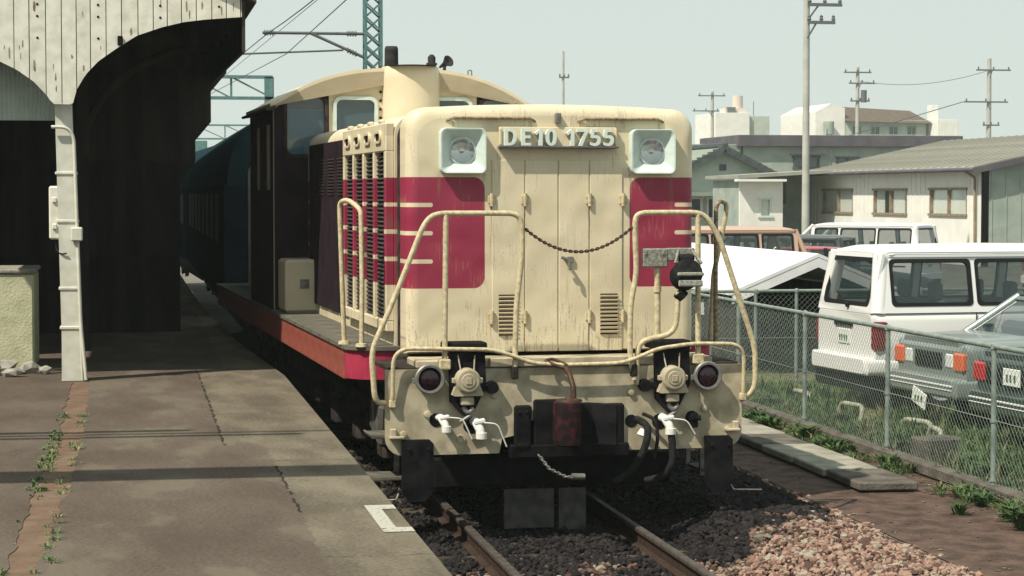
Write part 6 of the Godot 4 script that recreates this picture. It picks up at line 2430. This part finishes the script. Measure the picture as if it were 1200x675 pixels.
	mb.prism(PackedVector2Array([Vector2(-2.9, 2.42), Vector2(1.5, 2.42), Vector2(1.5, 2.62), Vector2(-2.9, 2.62)]), 0.0, 0.9)
	part("canopy", mb, M.house_tile_pale, t)
	for x in [-2.55, 2.55]:
		mb = MB.new()
		mb.box(Vector3(x, 1.6, -4.0), Vector3(0.12, 3.2, 7.9))
		part("side_wall", mb, M.house_wall, t)
	for s in [-1.0, 1.0]:
		mb = MB.new()
		mb.prism(PackedVector2Array([Vector2(0, 4.55), Vector2(s * 3.1, 3.0), Vector2(s * 3.1, 3.14), Vector2(0, 4.70)]), 0.4, -8.4)
		part("roof", mb, M.house_tile_pale if s < 0 else M.house_tile, t)
		mb = MB.new()
		mb.bar(Vector3(0, 4.60, 0.44), Vector3(s * 3.1, 3.05, 0.44), 0.10, 0.30)
		part("verge", mb, M.house_tile, t)
		for i in 12:
			mb = MB.new()
			mb.tube([Vector3(s * (0.15 + i * 0.255), 4.62 - 0.1275 * i + 0.05, 0.46), Vector3(s * (0.15 + i * 0.255), 4.62 - 0.1275 * i + 0.05, -0.1)], 0.055, 8)
			part("verge_tile", mb, M.house_tile, t)
	mb = MB.new()
	mb.box(Vector3(0, 4.78, -4.0), Vector3(0.3, 0.22, 8.9), 0.05)
	part("ridge", mb, M.house_tile, t)
	# flat roofed block with a dark parapet
	t = thing("flat_roofed_building", "grey green flat roofed building with dark parapet behind the warehouse", "building", Vector3(34.7, 0, -121.0))
	mb = MB.new()
	var fh := [Rect2(3.0, 4.0, 1.6, 0.72), Rect2(5.6, 4.2, 1.4, 0.5)]
	mb.wall(Transform3D.IDENTITY, [0.0, 13.0], 0.0, func(_x): return 5.28, fh, 0.2)
	var fwall := part("wall", mb, M.flat_wall, t)
	for r in fh:
		wall_window(fwall, Transform3D.IDENTITY, r, 0.2, 2, M.parapet, false)
	mb = MB.new()
	mb.box(Vector3(2.1 + 1.7, 4.85, 0.3), Vector3(2.0, 0.07, 0.6))
	part("window_hood", mb, M.parapet, fwall)
	mb = MB.new()
	mb.box(Vector3(0.1, 2.6, -4.2), Vector3(0.2, 5.2, 7.9))
	mb.box(Vector3(12.9, 2.6, -4.2), Vector3(0.2, 5.2, 7.9))
	part("side_wall", mb, M.flat_wall, t)
	mb = MB.new()
	mb.box(Vector3(6.4, 5.6, -3.9), Vector3(13.6, 0.66, 8.6), 0.03)
	part("parapet", mb, M.parapet, t)
	mb = MB.new()
	mb.box(Vector3(-1.6, 4.6, -2.0), Vector3(3.0, 1.6, 4.0), 0.03)
	part("side_wing", mb, M.house_tile_pale, t)
	mb = MB.new()
	mb.tube([Vector3(5.2, 5.9, -0.5), Vector3(5.2, 6.3, -0.5)], 0.03, 6)
	mb.tube([Vector3(5.2, 4.2, 0.3), Vector3(5.2, 6.0, 0.3)], 0.035, 6)
	part("aerial", mb, M.iron, t)
	# long apartment block with a brown tiled roof
	t = thing("apartment_block", "far apartment block with brown tiled roof and balconies", "building", Vector3(68.4, 0, -212.0), 0.0)
	mb = MB.new()
	mb.prism(PackedVector2Array([Vector2(0, 0), Vector2(3.1, 0), Vector2(3.1, 11.3), Vector2(1.6, 11.75), Vector2(0, 10.9)]), 0.0, -12.0)
	part("end_wall", mb, M.far_white, t)
	var ah := []
	for i in 4:
		ah.append(Rect2(3.9 + i * 1.95, 8.4, 1.0, 1.1))
	mb = MB.new()
	mb.wall(Transform3D(Basis.IDENTITY, Vector3(0, 0, -0.05)), [3.12, 11.8], 0.0, func(_x): return 10.1, ah, 0.3)
	var apw := part("wall", mb, M.far_green, t)
	for r in ah:
		wall_window(apw, Transform3D(Basis.IDENTITY, Vector3(0, 0, -0.05)), r, 0.3, 2, M.flat_wall, false)
	for i in 4:
		mb = MB.new()
		mb.box(Vector3(4.4 + i * 1.95, 7.9, 0.4), Vector3(1.7, 0.12, 0.9))
		for k in 7:
			mb.box(Vector3(3.6 + i * 1.95 + k * 0.26, 8.25, 0.82), Vector3(0.05, 0.6, 0.05))
		mb.box(Vector3(4.4 + i * 1.95, 8.57, 0.82), Vector3(1.7, 0.06, 0.06))
		part("balcony", mb, M.far_green, t)
	mb = MB.new()
	mb.loft([[Vector3(3.1, 9.95, 0.7), Vector3(12.3, 9.75, 0.7), Vector3(12.3, 9.75, -11), Vector3(3.1, 9.95, -11)], [Vector3(3.1, 11.6, -3.5), Vector3(11.3, 11.2, -3.5), Vector3(11.3, 11.2, -7), Vector3(3.1, 11.6, -7)]])
	part("roof", mb, M.brown_tile, t)
	mb = MB.new()
	mb.tube([Vector3(1.2, 8.6, 0.6), Vector3(1.2, 9.9, 0.6)], 0.55, 12)
	part("water_tank", mb, M.flat_wall, t)
	t = thing("white_block", "plain white block at the right end of the apartment block", "building", Vector3(80.6, 0, -209.8))
	mb = MB.new()
	mb.box(Vector3(1.1, 5.05, -3), Vector3(2.2, 10.1, 6), 0.02)
	part("wall", mb, M.far_white, t)
	mb = MB.new()
	mb.box(Vector3(0.6, 10.9, -3), Vector3(0.8, 1.5, 1.2), 0.03)
	part("stair_head", mb, M.far_white, t)
	# white building with roof tank
	t = thing("white_building", "far white building with a tank on its flat roof", "building", Vector3(58.3, 0, -213.5))
	mb = MB.new()
	mb.box(Vector3(1.8, 5.4, -4), Vector3(3.6, 10.8, 8), 0.02)
	part("wall", mb, M.far_white, t)
	mb = MB.new()
	mb.box(Vector3(4.72, 5.25, -4.2), Vector3(2.2, 10.5, 7.6), 0.02)
	part("side_wing", mb, M.far_green, t)  # shaded right face of the white building, put in as green colour
	mb = MB.new()
	mb.tube([Vector3(2.9, 11.0, -2), Vector3(2.9, 12.6, -2)], 0.55, 14)
	mb.box(Vector3(2.4, 11.0, -2), Vector3(2.2, 0.6, 2.0))
	part("roof_tank", mb, M.tank, t)
	mb = MB.new()
	mb.box(Vector3(1.9, 11.1, -1.0), Vector3(0.8, 0.6, 0.8))
	mb.tube([Vector3(4.3, 10.5, -1), Vector3(4.3, 12.0, -1)], 0.04, 6)
	part("aerial", mb, M.iron, t)
	# blue green block far down the line
	t = thing("distant_block", "hazy blue green block far down the line beside the canopy", "building", Vector3(4.0, 0, -150.0))
	mb = MB.new()
	mb.box(Vector3(0.55, 3.1, -2), Vector3(1.1, 6.2, 3), 0.02)
	part("wall", mb, M.mast, t)
	t = thing("green_shed", "low dark roofed store beyond the right end of the warehouse", "building", Vector3(62.0, 0, -135.0))
	mb = MB.new()
	mb.prism(PackedVector2Array([Vector2(0, 0), Vector2(7, 0), Vector2(7, 5.3), Vector2(3.5, 6.4), Vector2(0, 5.3)]), 0.0, -9.0)
	part("wall", mb, M.flat_wall, t)
	mb = MB.new()
	for s in [-1.0, 1.0]:
		mb.prism(PackedVector2Array([Vector2(3.5, 6.42), Vector2(3.5 + s * 3.9, 5.2), Vector2(3.5 + s * 3.9, 5.35), Vector2(3.5, 6.58)]), 0.3, -9.3)
	part("roof", mb, M.house_tile, t)

# ---------------------------------------------------------------- plants
func tuft(sd: int, blades: int, h: float, spread: float, leafy := false) -> ArrayMesh:
	var r := RandomNumberGenerator.new()
	r.seed = sd
	var mb := MB.new()
	for i in blades:
		var a := r.randf() * TAU
		var base := Vector3(cos(a), 0, sin(a)) * spread * 0.35 * r.randf()
		var out := Vector3(cos(a), 0, sin(a))
		var side := Vector3(-out.z, 0, out.x)
		var hh := h * r.randf_range(0.5, 1.1)
		var ln := spread * r.randf_range(0.3, 1.0)
		var w := h * (0.075 if leafy else 0.035) * r.randf_range(0.7, 1.3)
		var p := [base, base + out * ln * 0.3 + Vector3(0, hh * 0.6, 0), base + out * ln + Vector3(0, hh * (0.75 if leafy else 1.0), 0)]
		var nn := (out * 0.5 + Vector3.UP).normalized()
		var w0 := w * (0.3 if leafy else 1.0)
		mb.quad(p[0] - side * w0, p[0] + side * w0, p[1] + side * w, p[1] - side * w, nn)
		mb.tri(p[1] - side * w, p[1] + side * w, p[2], nn, nn, nn)
	return mb.mesh()

func scatter(called: String, label: String, mesh: Mesh, tr: Array, co: Array) -> void:
	var mm := MultiMesh.new()
	mm.transform_format = MultiMesh.TRANSFORM_3D
	mm.use_colors = true
	mm.mesh = mesh
	mm.instance_count = tr.size()
	for i in tr.size():
		mm.set_instance_transform(i, tr[i])
		mm.set_instance_color(i, co[i])
	var o := MultiMeshInstance3D.new()
	o.multimesh = mm
	o.material_override = M.grass
	o.name = numbered(called)
	add_child(o)
	o.set_meta("kind", "stuff")
	o.set_meta("label", label)
	o.set_meta("category", "grass")

func green() -> Color:
	var c := Color(0.05, 0.10, 0.028).lerp(Color(0.12, 0.19, 0.06), rng.randf())
	if rng.randf() < 0.15:
		c = Color(0.20, 0.19, 0.09)
	return c

func make_plants() -> void:
	var nz := fnl(60, 0.9, 3)
	for k in 3:
		var tr := []
		var co := []
		var tries := 0
		while tr.size() < 1500 and tries < 20000:
			tries += 1
			var x := rng.randf_range(7.02, 9.4)
			var z := rng.randf_range(-27.0, -13.0)
			if nz.get_noise_2d(x, z) < rng.randf_range(-0.35, 0.3):
				continue
			var s := rng.randf_range(0.4, 1.1) * (1.0 if rng.randf() < 0.85 else 1.9)
			tr.append(Transform3D(Basis(Vector3.UP, rng.randf() * TAU).scaled(Vector3(s, s, s)), Vector3(x, 0.02, z)))
			co.append(green())
		scatter("grass", ["short green grass on the verge behind the fence", "tufts of rough grass around the wheel stops", "sparse dry grass along the lot's edge"][k], tuft(400 + k, 9, 0.13, 0.10), tr, co)
	# low growth in the paving joint
	for k in 2:
		var tr := []
		var co := []
		while tr.size() < (150 if k == 0 else 60):
			var z := rng.randf_range(-17.6, -9.0)
			var p := fnl(62, 0.7, 2).get_noise_1d(z + k * 40.0)
			if p < 0.12:
				if rng.randf() < 0.95:
					continue
			if k == 0 and tr.size() < 90:
				z = rng.randf_range(-16.2, -13.9)
			var x := (-0.56 if k == 0 else -0.40) + rng.randf_range(-0.045, 0.045) - maxf(z + 15.0, 0.0) * 0.006
			var s := rng.randf_range(0.3, 0.75)
			tr.append(Transform3D(Basis(Vector3.UP, rng.randf() * TAU).scaled(Vector3(s, s * 0.8, s)), Vector3(x, 0.735, z)))
			co.append(green() * 1.3)
		scatter("grass", ["thin weeds along the left side of the earth strip in the platform", "weeds along the right side of the earth strip in the platform"][k], tuft(420 + k, 10, 0.10, 0.10, true), tr, co)
	for k in 2:
		var tr := []
		var co := []
		while tr.size() < 420:
			var x := rng.randf_range(6.58, 7.12) if k == 0 else rng.randf_range(7.0, 8.6)
			var z := rng.randf_range(-27.0, -13.0)
			if nz.get_noise_2d(x * 0.6 + 50.0, z * 1.3) < rng.randf_range(-0.05, 0.35):
				continue
			var s := rng.randf_range(0.45, 1.25)
			tr.append(Transform3D(Basis(Vector3.UP, rng.randf() * TAU).scaled(Vector3(s, s, s)), Vector3(x, 0.0, z)))
			co.append(green())
		scatter("ground_cover", ["low green growth along the foot of the fence kerb", "clumps of broad leaved growth on the verge"][k], tuft(440 + k, 16, 0.13, 0.13, true), tr, co)
	var lt := []
	var lco := []
	for i in 700:
		var lx := rng.randf_range(6.5, 7.1) if i % 3 else rng.randf_range(5.5, 6.95)
		lt.append(Transform3D(Basis.from_euler(Vector3(rng.randf_range(-0.4, 0.4), rng.randf() * TAU, 0)).scaled(Vector3(1, 0.35, 1) * rng.randf_range(0.008, 0.026)), Vector3(lx, 0.006, rng.randf_range(-26.0, -12.5))))
		lco.append(Color(0.05, 0.04, 0.03).lerp(Color(0.26, 0.22, 0.17), rng.randf() * rng.randf()))
	scatter("litter", "small stones and dry litter strewn along the path by the fence", stone_mesh(777), lt, lco)
	# single leafy weeds by the fence foot and the path
	var spots := [[6.55, -15.2, 1.2], [6.60, -15.6, 1.0], [6.68, -14.7, 1.1], [6.75, -14.2, 0.9], [6.62, -22.0, 1.3], [6.72, -22.8, 1.1], [6.75, -20.3, 1.0], [6.80, -18.9, 0.9], [6.70, -16.4, 0.8], [7.3, -17.6, 1.6], [7.45, -18.4, 1.5], [7.2, -19.6, 1.3], [7.6, -17.0, 1.4], [6.78, -21.2, 1.1], [7.5, -22.3, 1.2], [6.35, -16.0, 0.7], [6.85, -13.6, 1.0], [7.3, -24.2, 1.2], [5.9, -23.5, 1.3], [5.8, -24.5, 1.2]]
	var meshes := []
	for k in 4:
		meshes.append(tuft(500 + k, 70, 0.17, 0.19, true))
	var tones := []
	for k in 3:
		tones.append(plain("weed_leaf", [Color(0.055, 0.10, 0.03), Color(0.075, 0.13, 0.04), Color(0.045, 0.085, 0.035)][k], 0.65))
	for i in spots.size():
		var e: Array = spots[i]
		var o := place(numbered("weed"), meshes[i % 4], tones[i % 3], self, Transform3D(Basis(Vector3.UP, i * 1.3).scaled(Vector3.ONE * e[2]), Vector3(e[0], 0.0, e[1])))
		o.set_meta("label", "leafy green weed growing on the track side of the fence" if e[0] < 6.98 else "leafy green weed growing behind the chain link fence")
		o.set_meta("category", "weed")
		o.set_meta("group", "weeds on the track side of the fence" if e[0] < 6.98 else "weeds behind the fence")
